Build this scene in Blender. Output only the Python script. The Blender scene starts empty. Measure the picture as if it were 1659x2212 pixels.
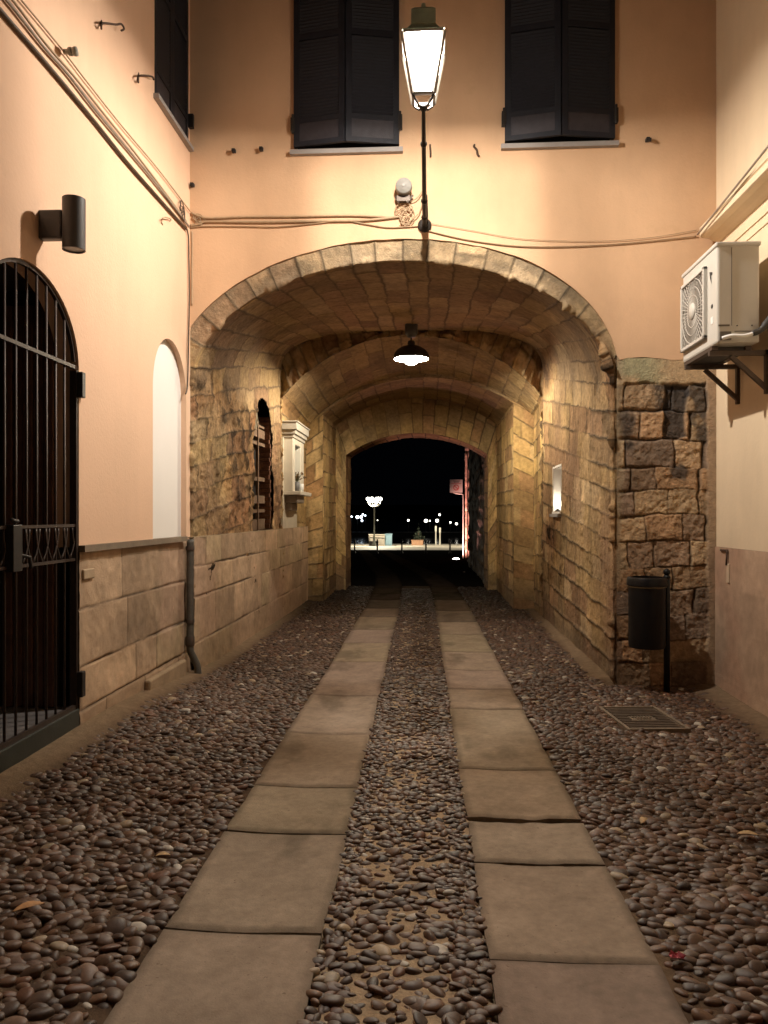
import bpy, bmesh, math, random
import numpy as np
from mathutils import Vector, Matrix
from mathutils.geometry import tessellate_polygon
PI = math.pi
rnd = random.Random(7)
npr = np.random.RandomState(11)
scn = bpy.context.scene
C = scn.collection

# ------------------------------------------------------------------ camera
E = 1.70                      # eye height
F = 1661.0                    # focal length in units of a 1659 x 2212 picture
TH = math.radians(3.39)       # the camera looks slightly left of the passage axis
cth, sth = math.cos(TH), math.sin(TH)
cam_d = bpy.data.cameras.new('camera'); cam = bpy.data.objects.new('camera', cam_d); C.objects.link(cam)
cam.location = (0, 0, E); cam.rotation_euler = (PI/2, 0, TH)
cam_d.sensor_fit = 'VERTICAL'; cam_d.sensor_height = 36; cam_d.lens = 36*F/2212
cam_d.shift_y = 6/2212; cam_d.clip_end = 3000; cam_d.clip_start = 0.05
scn.camera = cam

def ray(x, y):
    u = (x-829.5)/F; v = (1112-y)/F
    return Vector((-sth+u*cth, cth+u*sth, v))
def atY(x, y, Y):
    d = ray(x, y); k = Y/d.y; return Vector((d.x*k, Y, E+d.z*k))
def atX(x, y, X):
    d = ray(x, y); k = X/d.x; return Vector((X, d.y*k, E+d.z*k))

# ------------------------------------------------------------------ main dimensions
YF = 7.86                     # facade plane
XL, XR = -2.48, 1.846         # passage walls
XW = 2.85                     # right hand alley wall
CX = (XL+XR)/2; HA = (XR-XL)/2

def sm(a, b, x):
    t = np.clip((np.asarray(x, float)-a)/(b-a), 0, 1); return t*t*(3-2*t)
def ground(X, Y):
    X = np.asarray(X, float); Y = np.asarray(Y, float)
    h = 1.70 - 0.17*sm(0.9, 2.5, -X)*sm(-9.0, -5.5, -Y) + 0.04*sm(1.2, 2.7, X)*sm(-9, -7, -Y) \
        + 0.05*sm(0.9, 2.5, -X)*sm(9, 14, Y)*sm(-18, -16, -Y) + 0.021*np.maximum(Y-18, 0)
    return E-h
def gz(X, Y): return float(ground(X, Y))

# ------------------------------------------------------------------ noise
def hsh(i, j, s):
    i = i.astype(np.int64); j = j.astype(np.int64)
    h = (i*374761393 + j*668265263 + int(s)*1274126177) & 0xffffffff
    h = ((h ^ (h >> 13))*1274126177) & 0xffffffff
    h = (h ^ (h >> 16)) & 0xffffffff
    h = (h*2246822519) & 0xffffffff
    return ((h ^ (h >> 15)) & 0xffffff)/float(0xffffff)
def vn(x, y, s=0):
    x = np.asarray(x, float); y = np.asarray(y, float)
    xi = np.floor(x); yi = np.floor(y); fx = x-xi; fy = y-yi
    fx = fx*fx*(3-2*fx); fy = fy*fy*(3-2*fy)
    a = hsh(xi, yi, s); b = hsh(xi+1, yi, s); c = hsh(xi, yi+1, s); d = hsh(xi+1, yi+1, s)
    return (a*(1-fx)+b*fx)*(1-fy)+(c*(1-fx)+d*fx)*fy
def fbm(x, y, s=0, o=4, g=.5):
    t = 0; a = 1; n = 0
    for k in range(o):
        t = t+a*vn(x*2**k+k*17.3, y*2**k-k*9.1, s+k); n += a; a *= g
    return t/n

# ------------------------------------------------------------------ materials
MATS = {}
def nodes(m):
    m.use_nodes = True; nt = m.node_tree; return nt, nt.nodes['Principled BSDF']
def mat(name, col, rough=.7, metal=0.0, var=.25, vscale=6.0, bump=.0, bscale=60.0, attr=False, spots=None, spec=.4, streak=0):
    """Principled surface, colour broken up by two noises; attr=True takes the base colour from the mesh ('Col')."""
    if name in MATS: return MATS[name]
    m = bpy.data.materials.new(name); nt, p = nodes(m); N = nt.nodes; L = nt.links
    tc = N.new('ShaderNodeTexCoord')
    n1 = N.new('ShaderNodeTexNoise'); n1.inputs['Scale'].default_value = vscale; n1.inputs['Detail'].default_value = 6; n1.inputs['Roughness'].default_value = .6
    L.new(tc.outputs['Object'], n1.inputs['Vector'])
    mr = N.new('ShaderNodeMapRange'); mr.inputs['From Min'].default_value = .25; mr.inputs['From Max'].default_value = .75
    mr.inputs['To Min'].default_value = 1-var; mr.inputs['To Max'].default_value = 1+var*.6
    L.new(n1.outputs['Fac'], mr.inputs['Value'])
    mx = N.new('ShaderNodeVectorMath'); mx.operation = 'SCALE'
    if attr:
        at = N.new('ShaderNodeAttribute'); at.attribute_name = 'Col'; L.new(at.outputs['Color'], mx.inputs[0])
    else:
        mx.inputs[0].default_value = col[:3]
    L.new(mr.outputs['Result'], mx.inputs['Scale'])
    out = mx.outputs['Vector']
    if streak:
        mp = N.new('ShaderNodeMapping'); mp.inputs['Scale'].default_value = (1.9, 1.9, .42); L.new(tc.outputs['Object'], mp.inputs['Vector'])
        ns = N.new('ShaderNodeTexNoise'); ns.inputs['Scale'].default_value = 1.0; ns.inputs['Detail'].default_value = 7; ns.inputs['Roughness'].default_value = .62; L.new(mp.outputs['Vector'], ns.inputs['Vector'])
        rs = N.new('ShaderNodeMapRange'); rs.inputs['From Min'].default_value = .45; rs.inputs['From Max'].default_value = .75; rs.inputs['To Min'].default_value = 1; rs.inputs['To Max'].default_value = 1-streak
        L.new(ns.outputs['Fac'], rs.inputs['Value']); sv = N.new('ShaderNodeVectorMath'); sv.operation = 'SCALE'; L.new(out, sv.inputs[0]); L.new(rs.outputs['Result'], sv.inputs['Scale']); out = sv.outputs['Vector']
    if spots:
        sc, th, scol = spots
        n3 = N.new('ShaderNodeTexNoise'); n3.inputs['Scale'].default_value = sc; n3.inputs['Detail'].default_value = 8; n3.inputs['Roughness'].default_value = .65
        L.new(tc.outputs['Object'], n3.inputs['Vector'])
        r3 = N.new('ShaderNodeMapRange'); r3.inputs['From Min'].default_value = th; r3.inputs['From Max'].default_value = th+.12
        L.new(n3.outputs['Fac'], r3.inputs['Value'])
        mm = N.new('ShaderNodeMixRGB'); L.new(r3.outputs['Result'], mm.inputs['Fac']); L.new(out, mm.inputs['Color1']); mm.inputs['Color2'].default_value = (*scol, 1)
        out = mm.outputs['Color']
    L.new(out, p.inputs['Base Color'])
    p.inputs['Roughness'].default_value = rough; p.inputs['Metallic'].default_value = metal
    p.inputs['Specular IOR Level'].default_value = spec
    if bump:
        n2 = N.new('ShaderNodeTexNoise'); n2.inputs['Scale'].default_value = bscale; n2.inputs['Detail'].default_value = 8; n2.inputs['Roughness'].default_value = .65
        L.new(tc.outputs['Object'], n2.inputs['Vector'])
        b = N.new('ShaderNodeBump'); b.inputs['Strength'].default_value = bump; b.inputs['Distance'].default_value = .02
        L.new(n2.outputs['Fac'], b.inputs['Height']); L.new(b.outputs['Normal'], p.inputs['Normal'])
    MATS[name] = m; return m
def emis(name, col, s):
    if name in MATS: return MATS[name]
    m = bpy.data.materials.new(name); m.use_nodes = True; nt = m.node_tree; nt.nodes.clear()
    e = nt.nodes.new('ShaderNodeEmission'); e.inputs['Color'].default_value = (*col, 1); e.inputs['Strength'].default_value = s
    o = nt.nodes.new('ShaderNodeOutputMaterial'); nt.links.new(e.outputs[0], o.inputs[0]); MATS[name] = m; return m
def glow_glass(name, col, s, fac):
    m = bpy.data.materials.new(name); m.use_nodes = True; nt = m.node_tree; nt.nodes.clear(); N = nt.nodes
    e = N.new('ShaderNodeEmission'); e.inputs['Color'].default_value = (*col, 1); e.inputs['Strength'].default_value = s
    t = N.new('ShaderNodeBsdfTransparent'); x = N.new('ShaderNodeMixShader'); x.inputs[0].default_value = fac
    o = N.new('ShaderNodeOutputMaterial'); nt.links.new(t.outputs[0], x.inputs[1]); nt.links.new(e.outputs[0], x.inputs[2]); nt.links.new(x.outputs[0], o.inputs[0]); return m

peach = mat('peach_plaster', (.74, .495, .335), .85, var=.06, vscale=1.3, bump=.14, bscale=35, spots=(2.2, .66, (.66, .435, .275)), streak=.08)
ochre = mat('ochre_plaster', (.61, .40, .245), .85, var=.09, vscale=1.6, bump=.16, bscale=30, spots=(1.9, .63, (.52, .345, .20)), streak=.10)
cream = mat('cream_plaster', (.71, .575, .40), .85, var=.07, vscale=1.5, bump=.12, bscale=30, streak=.10)
dado_plaster = mat('brown_dado_plaster', (.36, .245, .165), .85, var=.22, vscale=3, bump=.22, bscale=45, spots=(3.1, .6, (.27, .18, .125)))
white = mat('white_plaster', (.80, .775, .74), .8, var=.03, vscale=2, bump=.05, bscale=30)
stone = mat('tufa_stone', None, .92, attr=True, var=.34, vscale=16, bump=.85, bscale=48, spec=.15)
ashlar = mat('dado_stone', None, .85, attr=True, var=.20, vscale=9, bump=.30, bscale=80, spec=.25)
slabm = mat('granite_slab', None, .62, attr=True, var=.18, vscale=26, bump=.26, bscale=110, spec=.0, spots=(42, .63, (.14,.105,.075)))
rampm = mat('matt_ramp_slab', None, .95, attr=True, var=.2, vscale=20, bump=.2, bscale=60, spec=0)
pebm = mat('river_pebble', None, .52, attr=True, var=.22, vscale=40, bump=.08, bscale=120, spec=.45)
bedm = mat('paving_bed', None, .95, attr=True, var=.3, vscale=18, bump=.5, bscale=60, spec=0)
iron = mat('dark_iron', (.030, .026, .024), .5, .2, var=.3, vscale=30)
barm = mat('gate_iron', (.055, .038, .030), .5, .2, var=.3, vscale=30)
shut = mat('shutter_paint', (.010, .011, .017), .65, var=.25, vscale=18, bump=.15, bscale=60)
shutlow = mat('shutter_panel_paint', (.036, .032, .038), .6, var=.35, vscale=9, bump=.15, bscale=60)
marble = mat('grey_marble', (.29, .265, .25), .6, var=.15, vscale=8, bump=.1)
greyp = mat('grey_paint', (.085, .083, .085), .45, .1, var=.1, vscale=20)
cab_dark = mat('dark_cable', (.075, .048, .03), .6, var=.2)
cab_grey = mat('grey_cable', (.30, .24, .19), .6, var=.25, vscale=20)
cab_pale = mat('pale_cable', (.36, .25, .15), .6, var=.2, vscale=20)
acm = mat('ac_enamel', (.53, .51, .46), .45, var=.06, vscale=3)
acdark = mat('ac_dark', (.035, .032, .03), .6, var=.2)
acgrey = mat('ac_grille', (.50, .47, .42), .5, var=.1)
steel = mat('bracket_steel', (.10, .075, .06), .5, .3, var=.3, vscale=20)
wood = mat('brown_wood', (.13, .062, .038), .55, var=.4, vscale=12, bump=.2)
black = mat('black_void', (.012, .010, .010), .9, var=.1)
greenplate = mat('green_plate', (.040, .045, .038), .5, .1, var=.3, vscale=8, bump=.1)
binm = mat('bin_paint', (.005, .005, .006), .42, 0, var=.2, spec=.3)
rust = mat('rusty_iron', (.07, .04, .025), .8, var=.4, vscale=30, bump=.3)
whitecer = mat('white_ceramic', (.8, .8, .78), .3, var=.03)

# ------------------------------------------------------------------ mesh helpers
class MB:
    def __init__(s): s.v = []; s.f = []
    def add(s, vs, fs):
        o = len(s.v); s.v += [tuple(v) for v in vs]; s.f += [tuple(i+o for i in f) for f in fs]; return s
    def box(s, lo, hi, M=None):
        x0, y0, z0 = lo; x1, y1, z1 = hi
        vs = [Vector(p) for p in ((x0,y0,z0),(x1,y0,z0),(x1,y1,z0),(x0,y1,z0),(x0,y0,z1),(x1,y0,z1),(x1,y1,z1),(x0,y1,z1))]
        if M is not None: vs = [M @ v for v in vs]
        return s.add(vs, [(0,3,2,1),(4,5,6,7),(0,1,5,4),(1,2,6,5),(2,3,7,6),(3,0,4,7)])
    def bar(s, a, b, w, h=None, up=(0,0,1)):
        a = Vector(a); b = Vector(b); d = (b-a).normalized(); up = Vector(up)
        if abs(d.dot(up)) > .98: up = Vector((1,0,0))
        r = d.cross(up).normalized(); u = r.cross(d); h = h or w
        vs = [p+r*(i*w/2)+u*(j*h/2) for p in (a, b) for i, j in ((-1,-1),(1,-1),(1,1),(-1,1))]
        return s.add(vs, [(0,3,2,1),(4,5,6,7),(0,1,5,4),(1,2,6,5),(2,3,7,6),(3,0,4,7)])
    def tube(s, pts, r, n=8, cap=True):
        pts = [Vector(p) for p in pts]; rs = r if isinstance(r, (list, tuple)) else [r]*len(pts)
        vs = []; fs = []; ref = Vector((0.13, 0.31, 0.94)).normalized()
        for i, p in enumerate(pts):
            d = (pts[min(i+1, len(pts)-1)]-pts[max(i-1, 0)]).normalized()
            if abs(d.dot(ref)) > .97: ref = Vector((.9, .3, .1)).normalized()
            a = d.cross(ref).normalized(); b = d.cross(a)
            vs += [p+(a*math.cos(2*PI*k/n)+b*math.sin(2*PI*k/n))*rs[i] for k in range(n)]
        for i in range(len(pts)-1):
            for k in range(n):
                fs.append((i*n+k, i*n+(k+1) % n, (i+1)*n+(k+1) % n, (i+1)*n+k))
        if cap: fs += [tuple(range(n-1, -1, -1)), tuple((len(pts)-1)*n+k for k in range(n))]
        return s.add(vs, fs)
    def lathe(s, prof, c=(0,0,0), n=24, axis='z', M=None):
        vs = []; fs = []; c = Vector(c)
        for r, z in prof:
            for k in range(n):
                a = 2*PI*k/n; v = Vector((r*math.cos(a), r*math.sin(a), z))
                if axis == 'y': v = Vector((v.x, v.z, v.y))
                if axis == 'x': v = Vector((v.z, v.x, v.y))
                if M is not None: v = M @ v
                vs.append(v+c)
        for i in range(len(prof)-1):
            for k in range(n): fs.append((i*n+k, i*n+(k+1) % n, (i+1)*n+(k+1) % n, (i+1)*n+k))
        return s.add(vs, fs)
    def ball(s, c, r, n=12, sc=(1,1,1)):
        c = Vector(c); pr = [(max(1e-4, math.sin(PI*i/n)), -math.cos(PI*i/n)) for i in range(n+1)]
        m2 = MB().lathe(pr, n=n*2)
        return s.add([c+Vector((v[0]*sc[0], v[1]*sc[1], v[2]*sc[2]))*r for v in m2.v], m2.f)
    def loops(s, polys, fn, back, dirv):
        """flat wall with holes: polys = outer + holes in 2D, fn maps 2D to 3D, edges run back along dirv by back[i]"""
        flat = [p for q in polys for p in q]
        tris = tessellate_polygon([[Vector((p[0], p[1], 0)) for p in q] for q in polys])
        s.add([fn(p) for p in flat], [tuple(t) for t in tris])
        for q, bk in zip(polys, back):
            n = len(q); vs = [Vector(fn(p)) for p in q]; vs += [v+Vector(dirv)*bk for v in vs]
            s.add(vs, [(i, (i+1) % n, n+(i+1) % n, n+i) for i in range(n)])
        return s
    def build(s, name, m, parent=None, smooth=False, bevel=0, sharp=None):
        me = bpy.data.meshes.new(name); me.from_pydata(s.v, [], s.f)
        bm = bmesh.new(); bm.from_mesh(me); bmesh.ops.recalc_face_normals(bm, faces=bm.faces); bm.to_mesh(me); bm.free()
        me.materials.append(m)
        if smooth: me.polygons.foreach_set('use_smooth', [True]*len(me.polygons))
        o = bpy.data.objects.new(name, me); C.objects.link(o)
        if smooth and sharp:
            try: me.set_sharp_from_angle(angle=math.radians(sharp))
            except Exception: pass
        if bevel:
            b = o.modifiers.new('bevel', 'BEVEL'); b.width = bevel; b.segments = 2; b.limit_method = 'ANGLE'
        if parent is not None: put(o, parent)
        return o
def put(o, parent):
    o.parent = parent; o.matrix_parent_inverse = Matrix.Translation(parent.location).inverted()
def tag(o, label=None, cat=None, group=None, kind=None):
    if label: o['label'] = label
    if cat: o['category'] = cat
    if group: o['group'] = group
    if kind: o['kind'] = kind
    return o
def thing(name, loc, label, cat, group=None):
    o = bpy.data.objects.new(name, None); C.objects.link(o); o.location = loc; o.empty_display_size = .1
    return tag(o, label, cat, group)

def np_mesh(name, V, Fc, m, parent=None, col=None, smooth=True):
    """mesh from numpy arrays, Fc is (n,3) or (n,4)"""
    me = bpy.data.meshes.new(name); k = Fc.shape[1]
    me.vertices.add(len(V)); me.vertices.foreach_set('co', np.ascontiguousarray(V, np.float32).ravel())
    me.loops.add(Fc.size); me.loops.foreach_set('vertex_index', np.ascontiguousarray(Fc, np.int32).ravel())
    me.polygons.add(len(Fc)); me.polygons.foreach_set('loop_start', np.arange(0, Fc.size, k, dtype=np.int32))
    me.polygons.foreach_set('use_smooth', np.full(len(Fc), smooth))
    me.update(calc_edges=True); me.validate()
    if col is not None:
        a = me.attributes.new('Col', 'FLOAT_COLOR', 'POINT')
        a.data.foreach_set('color', np.concatenate([col, np.ones((len(col), 1))], 1).astype(np.float32).ravel())
    me.materials.append(m); o = bpy.data.objects.new(name, me); C.objects.link(o)
    if parent is not None: put(o, parent)
    return o

# ------------------------------------------------------------------ masonry
def masonry(s, t, seed, rows, blen, joint=.014, wob=.02, vj=.7):
    """s: coordinate across the courses, t: along them. rows: list of course boundaries. returns edge (0 joint .. 1 stone), block hash"""
    rows = np.asarray(rows)
    s2 = s+wob*(fbm(t*1.7, s*.9, seed+5, 3)-.5)*2+min(.016, wob*.8)*(fbm(t*8, s*5, seed+11, 3)-.5)*2
    t2 = t+wob*(fbm(t*.9+9, s*2.1, seed+6, 3)-.5)*2+min(.016, wob*.8)*(fbm(t*5, s*8, seed+12, 3)-.5)*2
    r = np.clip(np.searchsorted(rows, s2.ravel()).reshape(s.shape)-1, 0, len(rows)-2)
    lo = rows[r]; hi = rows[r+1]; ds = np.minimum(s2-lo, hi-s2)
    dt = np.zeros_like(ds); bid = np.zeros_like(ds)
    rr = random.Random(seed); tmin, tmax = t2.min()-1, t2.max()+1
    for k in range(len(rows)-1):
        b = [tmin-rr.random()*blen]
        while b[-1] < tmax: b.append(b[-1]+blen*rr.uniform(.55, 1.4))
        b = np.array(b); mk = (r == k)
        if not mk.any(): continue
        q = t2[mk]; j = np.clip(np.searchsorted(b, q)-1, 0, len(b)-2)
        dt[mk] = np.minimum(q-b[j], b[j+1]-q); bid[mk] = j
    wv = .15+1.7*sm(.25, .8, fbm(t*1.1+3, s*1.4, seed+8, 4)); wt = .15+1.7*sm(.25, .8, fbm(t*1.3+13, s*1.2, seed+9, 4))
    es = sm(0, 1, (ds-joint*.1*wv)/(joint*1.5*wv)); et = sm(0, 1, (dt-joint*.1*wt)/(joint*1.4*wt))
    edge = (1-(1-es)*np.clip(.35+wv*.6, 0, 1))*(1-vj*(1-et)*np.clip(.25+wt*.6, 0, 1))
    line = np.maximum((1-sm(.1, 1, ds/(joint*1.1)))*np.clip(.2+wv*.75, 0, 1), vj*(1-sm(.1, 1, dt/(joint*1.0)))*np.clip(.15+wt*.75, 0, 1))
    return edge, hsh(bid, r.astype(float), seed), hsh(bid+77, r.astype(float)+31, seed+3), np.clip(line, 0, 1)

def rowlist(a, b, h, seed, v=.2):
    rr = random.Random(seed); o = [a]
    while o[-1] < b: o.append(o[-1]+h*rr.uniform(1-v, 1+v))
    return o

def blend(c0, c1, f): return c0*(1-f[..., None])+c1*f[..., None]
TUFA = np.array([(.47,.315,.155), (.50,.345,.165), (.41,.27,.14), (.39,.24,.13), (.52,.37,.205)])
def stone_col(bh, bh2, s, t, seed, pal=TUFA, edge=None, mortar=(.22,.155,.09), grime=.35):
    i = (bh*len(pal)).astype(int) % len(pal); c = pal[i].copy()
    c = c*(.76+.48*bh2[..., None])
    f = fbm(t*3.1, s*3.1, seed+40, 4); c = c*(.66+.68*f[..., None])*(.86+.28*fbm(t*13, s*13, seed+44, 3))[..., None]
    g = sm(.55, .75, fbm(t*1.3+5, s*1.3, seed+41, 5, .6)); c = blend(c, np.array([.13,.095,.065]), g*grime)
    if edge is not None: c = blend(np.broadcast_to(np.array(mortar), c.shape), c, np.clip(edge, 0, 1))
    return c

def sheet(name, P, disp, col, m, parent, flip=False, keep=None):
    du = np.gradient(P, axis=0); dv = np.gradient(P, axis=1); n = np.cross(du, dv)
    n /= np.maximum(np.linalg.norm(n, axis=2, keepdims=True), 1e-9)
    if flip: n = -n
    V = P+n*disp[..., None]; a, b = P.shape[:2]
    idx = np.arange(a*b).reshape(a, b)
    q = np.stack([idx[:-1,:-1], idx[1:,:-1], idx[1:,1:], idx[:-1,1:]], -1).reshape(-1, 4)
    if flip: q = q[:, ::-1]
    if keep is not None:
        kq = (keep[:-1,:-1]&keep[1:,:-1]&keep[1:,1:]&keep[:-1,1:]).ravel(); q = q[kq]
        used = np.unique(q); mp = -np.ones(a*b, int); mp[used] = np.arange(len(used)); q = mp[q]
        return np_mesh(name, V.reshape(-1, 3)[used], q, m, parent, col.reshape(-1, 3)[used])
    return np_mesh(name, V.reshape(-1, 3), q, m, parent, col.reshape(-1, 3))

# cross sections of the passage: left wall, arch, right wall, n points each
def section(xl, xr, z0, zc, n, nw, na, zb=-.25):
    cx = (xl+xr)/2; a = (xr-xl)/2; b = zc-z0
    if n == 'seg':
        R = (a*a+b*b)/(2*b); g = math.asin(min(1, a/R)); th = np.linspace(-g, g, 600)
        ax = cx+R*np.sin(th); az = zc-R+R*np.cos(th)
    else:
        ph = np.linspace(PI, 0, 1500); c = np.cos(ph); s = np.sin(ph)
        ax = cx+a*np.sign(c)*np.abs(c)**(2/n); az = z0+b*np.abs(s)**(2/n)
    L = np.concatenate([[0], np.cumsum(np.hypot(np.diff(ax), np.diff(az)))])
    k = np.linspace(0, L[-1], na); ax = np.interp(k, L, ax); az = np.interp(k, L, az)
    zw = np.linspace(zb, z0, nw)
    x = np.concatenate([np.full(nw-1, xl), ax, np.full(nw-1, xr)]); z = np.concatenate([zw[:-1], az, zw[::-1][1:]])
    return np.stack([x, z], 1)
def arclen(p): return np.concatenate([[0], np.cumsum(np.hypot(np.diff(p[:,0]), np.diff(p[:,1])))])

# ================================================================== THE SETTING: ground, slabs, pebbles, quay, water
def axis_lin(parts):
    o = [np.array([parts[0][0]])]
    for a, b, st in parts: o.append(np.linspace(a, b, max(2, int(round((b-a)/st))+1))[1:])
    return np.concatenate(o)
YK = [-2, 2, 7.3, 9, 14.5, 19, 23, 28, 36, 44, 51]
LO = [-1.06,-1.08,-1.11,-1.12,-1.18,-1.33,-1.62,-2.22,-3.1,-3.95,-4.9]
LI = [-.40,-.42,-.47,-.50,-.54,-.68,-.97,-1.56,-2.45,-3.3,-4.2]
RI = [.26,.235,.17,.15,.10,-.03,-.32,-.9,-1.8,-2.65,-3.5]
RO = [.90,.87,.81,.79,.72,.60,.31,-.27,-1.15,-2.0,-2.9]
gx = axis_lin([(-60,-6,6), (-6,-3,.5), (-3,3.2,.05), (3.2,6,.5), (6,60,6)])
gy = axis_lin([(-3,2,.5), (2,9,.05), (9,19,.12), (19,50,1), (50,78,2)])
GX, GY = np.meshgrid(gx, gy, indexing='ij')
GZ = ground(GX, GY)
near = (GY < 18.4)
# the middle strip lies in pale mortar, the sides in dark earth
mid = sm(-.75, -.5, GX)*sm(-.45, -.25, -GX)
pale = np.array([.40,.30,.20]); dark = np.array([.095,.064,.044]); far_c = np.array([.013,.012,.011])
cc = blend(np.broadcast_to(dark, GX.shape+(3,)), pale, mid)
dust = sm(.5, .75, fbm(GX*1.3, GY*1.3, 91, 4))
cc = blend(cc, np.array([.20,.138,.088]), .6*dust*(1-mid))
# dirt and mortar along the feet of the walls
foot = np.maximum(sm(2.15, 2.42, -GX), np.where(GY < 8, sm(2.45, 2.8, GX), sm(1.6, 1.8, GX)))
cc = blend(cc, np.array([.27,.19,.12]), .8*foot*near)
cc = blend(cc, far_c, np.maximum(1-near.astype(float), .88*sm(10, 16.5, GY)))  # bed colour darkened towards the exit, fading light put into the tone
GZd = GZ + (.004*(1-mid))*near + .009*(fbm(GX*5, GY*5, 92, 3)-.5)*near + .035*foot*near
for a_, b_ in ((LO, LI), (RI, RO)):
    GZd = GZd-.035*((GX > np.interp(GY, YK, a_)+.02) & (GX < np.interp(GY, YK, b_)-.02))
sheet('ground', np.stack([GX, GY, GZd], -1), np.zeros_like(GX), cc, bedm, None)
tag(bpy.data.objects['ground'], kind='structure')

# wheel-track slabs
def track(name, xa, xb, joints, gaps, seed):
    rr = random.Random(seed); VV = []; FF = []; CC = []; o = 0
    js = joints[:]
    while js[-1] < 50: js.append(js[-1]+rr.uniform(.95, 1.7))
    for i in range(len(js)-1):
        y0, y1 = js[i], js[i+1]; g0 = gaps.get(round(y0, 2), .004)/2; g1 = gaps.get(round(y1, 2), .004)/2
        n = max(6, int((y1-y0)/.022)) if y0 < 10 else 14; w = 30 if y0 < 10 else 10
        U, W = np.meshgrid(np.linspace(0, 1, w), np.linspace(0, 1, n), indexing='ij')
        ya = y0+g0+.0022*(fbm(U*7, U*0+i, seed+i, 4)-.5)*2*(1+max(0,g0-.004)*420); yb = y1-g1-.0022*(fbm(U*7, U*0+i+1, seed+i+1, 4)-.5)*2*(1+max(0,g1-.004)*420)
        Y = ya+(yb-ya)*W
        A = np.interp(Y, YK, xa)+.012*(fbm(Y*2.3, Y*0, seed+60, 3)-.5)*2; B = np.interp(Y, YK, xb)+.012*(fbm(Y*2.3, Y*0+4, seed+61, 3)-.5)*2
        X = A+(B-A)*U
        ed = np.minimum(np.minimum(U, 1-U)*.64, np.minimum(W, 1-W)*(y1-y0))
        tl = (rr.random()-.5)*.006; t2 = (rr.random()-.5)*.006
        worn = -.006*np.exp(-((U-.5)/.27)**2)
        Z = ground(X, Y)+.015+tl*(W-.5)*2+t2*(U-.5)+worn-.007*(1-sm(0, .016, ed))+.006*(fbm(X*4, Y*4, seed+70, 4)-.5)
        V = np.stack([X, Y, Z], -1).reshape(-1, 3); idx = np.arange(w*n).reshape(w, n)
        q = np.stack([idx[:-1,:-1], idx[1:,:-1], idx[1:,1:], idx[:-1,1:]], -1).reshape(-1, 4)
        rim = np.concatenate([idx[:,0], idx[-1,1:], idx[::-1,-1][1:], idx[0,::-1][1:-1]])
        low = V[rim].copy(); low[:, 2] -= .09; k = len(rim); b = w*n+np.arange(k)
        sk = np.stack([rim, b, np.roll(b, -1), np.roll(rim, -1)], -1)
        c = np.array([.318,.250,.186])*rr.uniform(.93, 1.06)*np.array([1, rr.uniform(.97, 1.03), rr.uniform(.93, 1.06)])
        c = c*(1-.88*float(sm(10, 16.5, (y0+y1)/2)))  # slab colour fades dark towards the exit, standing in for missing light
        f1 = fbm(X*2.2, Y*2.2, seed+80, 5, .6); f2 = fbm(X*9, Y*9, seed+81, 4, .6); f3 = sm(.56, .72, fbm(X*3.1+4, Y*1.3, seed+82, 5, .6))
        cc_ = c*((.78+.40*f1)*(.78+.44*f2))[..., None]; cc_ = cc_*(1-.30*f3)[..., None]
        cc_ = cc_*(1-.40*(1-sm(0, .05, ed))*(.4+.9*fbm(X*6, Y*6, seed+83, 3)))[..., None]
        CC.append(np.concatenate([cc_.reshape(-1, 3), np.full((k, 3), .05)]))
        VV.append(np.concatenate([V, low])); FF.append(np.concatenate([q, sk])+o); o += len(V)+k
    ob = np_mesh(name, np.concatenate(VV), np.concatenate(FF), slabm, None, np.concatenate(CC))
    ob.data.materials.append(rampm); Fq = np.concatenate(FF); ym = np.concatenate(VV)[Fq][:, :, 1].mean(1)
    ob.data.polygons.foreach_set('material_index', (ym > 15.3).astype(np.int32))
    bm = bmesh.new(); bm.from_mesh(ob.data); bmesh.ops.recalc_face_normals(bm, faces=bm.faces); bm.to_mesh(ob.data); bm.free()
    try: ob.data.set_sharp_from_angle(angle=math.radians(55))
    except Exception: pass
    tag(ob, kind='structure'); return ob
track('path', LO, LI, [1.6, 3.08, 4.05, 4.75, 5.9, 7.15, 8.8, 10.1, 11.3, 12.7, 13.9, 15.3], {3.08: .012, 4.05: .010}, 3)
track('path', RI, RO, [1.5, 2.95, 3.76, 4.30, 5.15, 6.74, 7.5, 8.4, 9.5, 10.9, 12.2, 13.6, 15.3], {3.76: .022, 4.30: .042}, 5)

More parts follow.
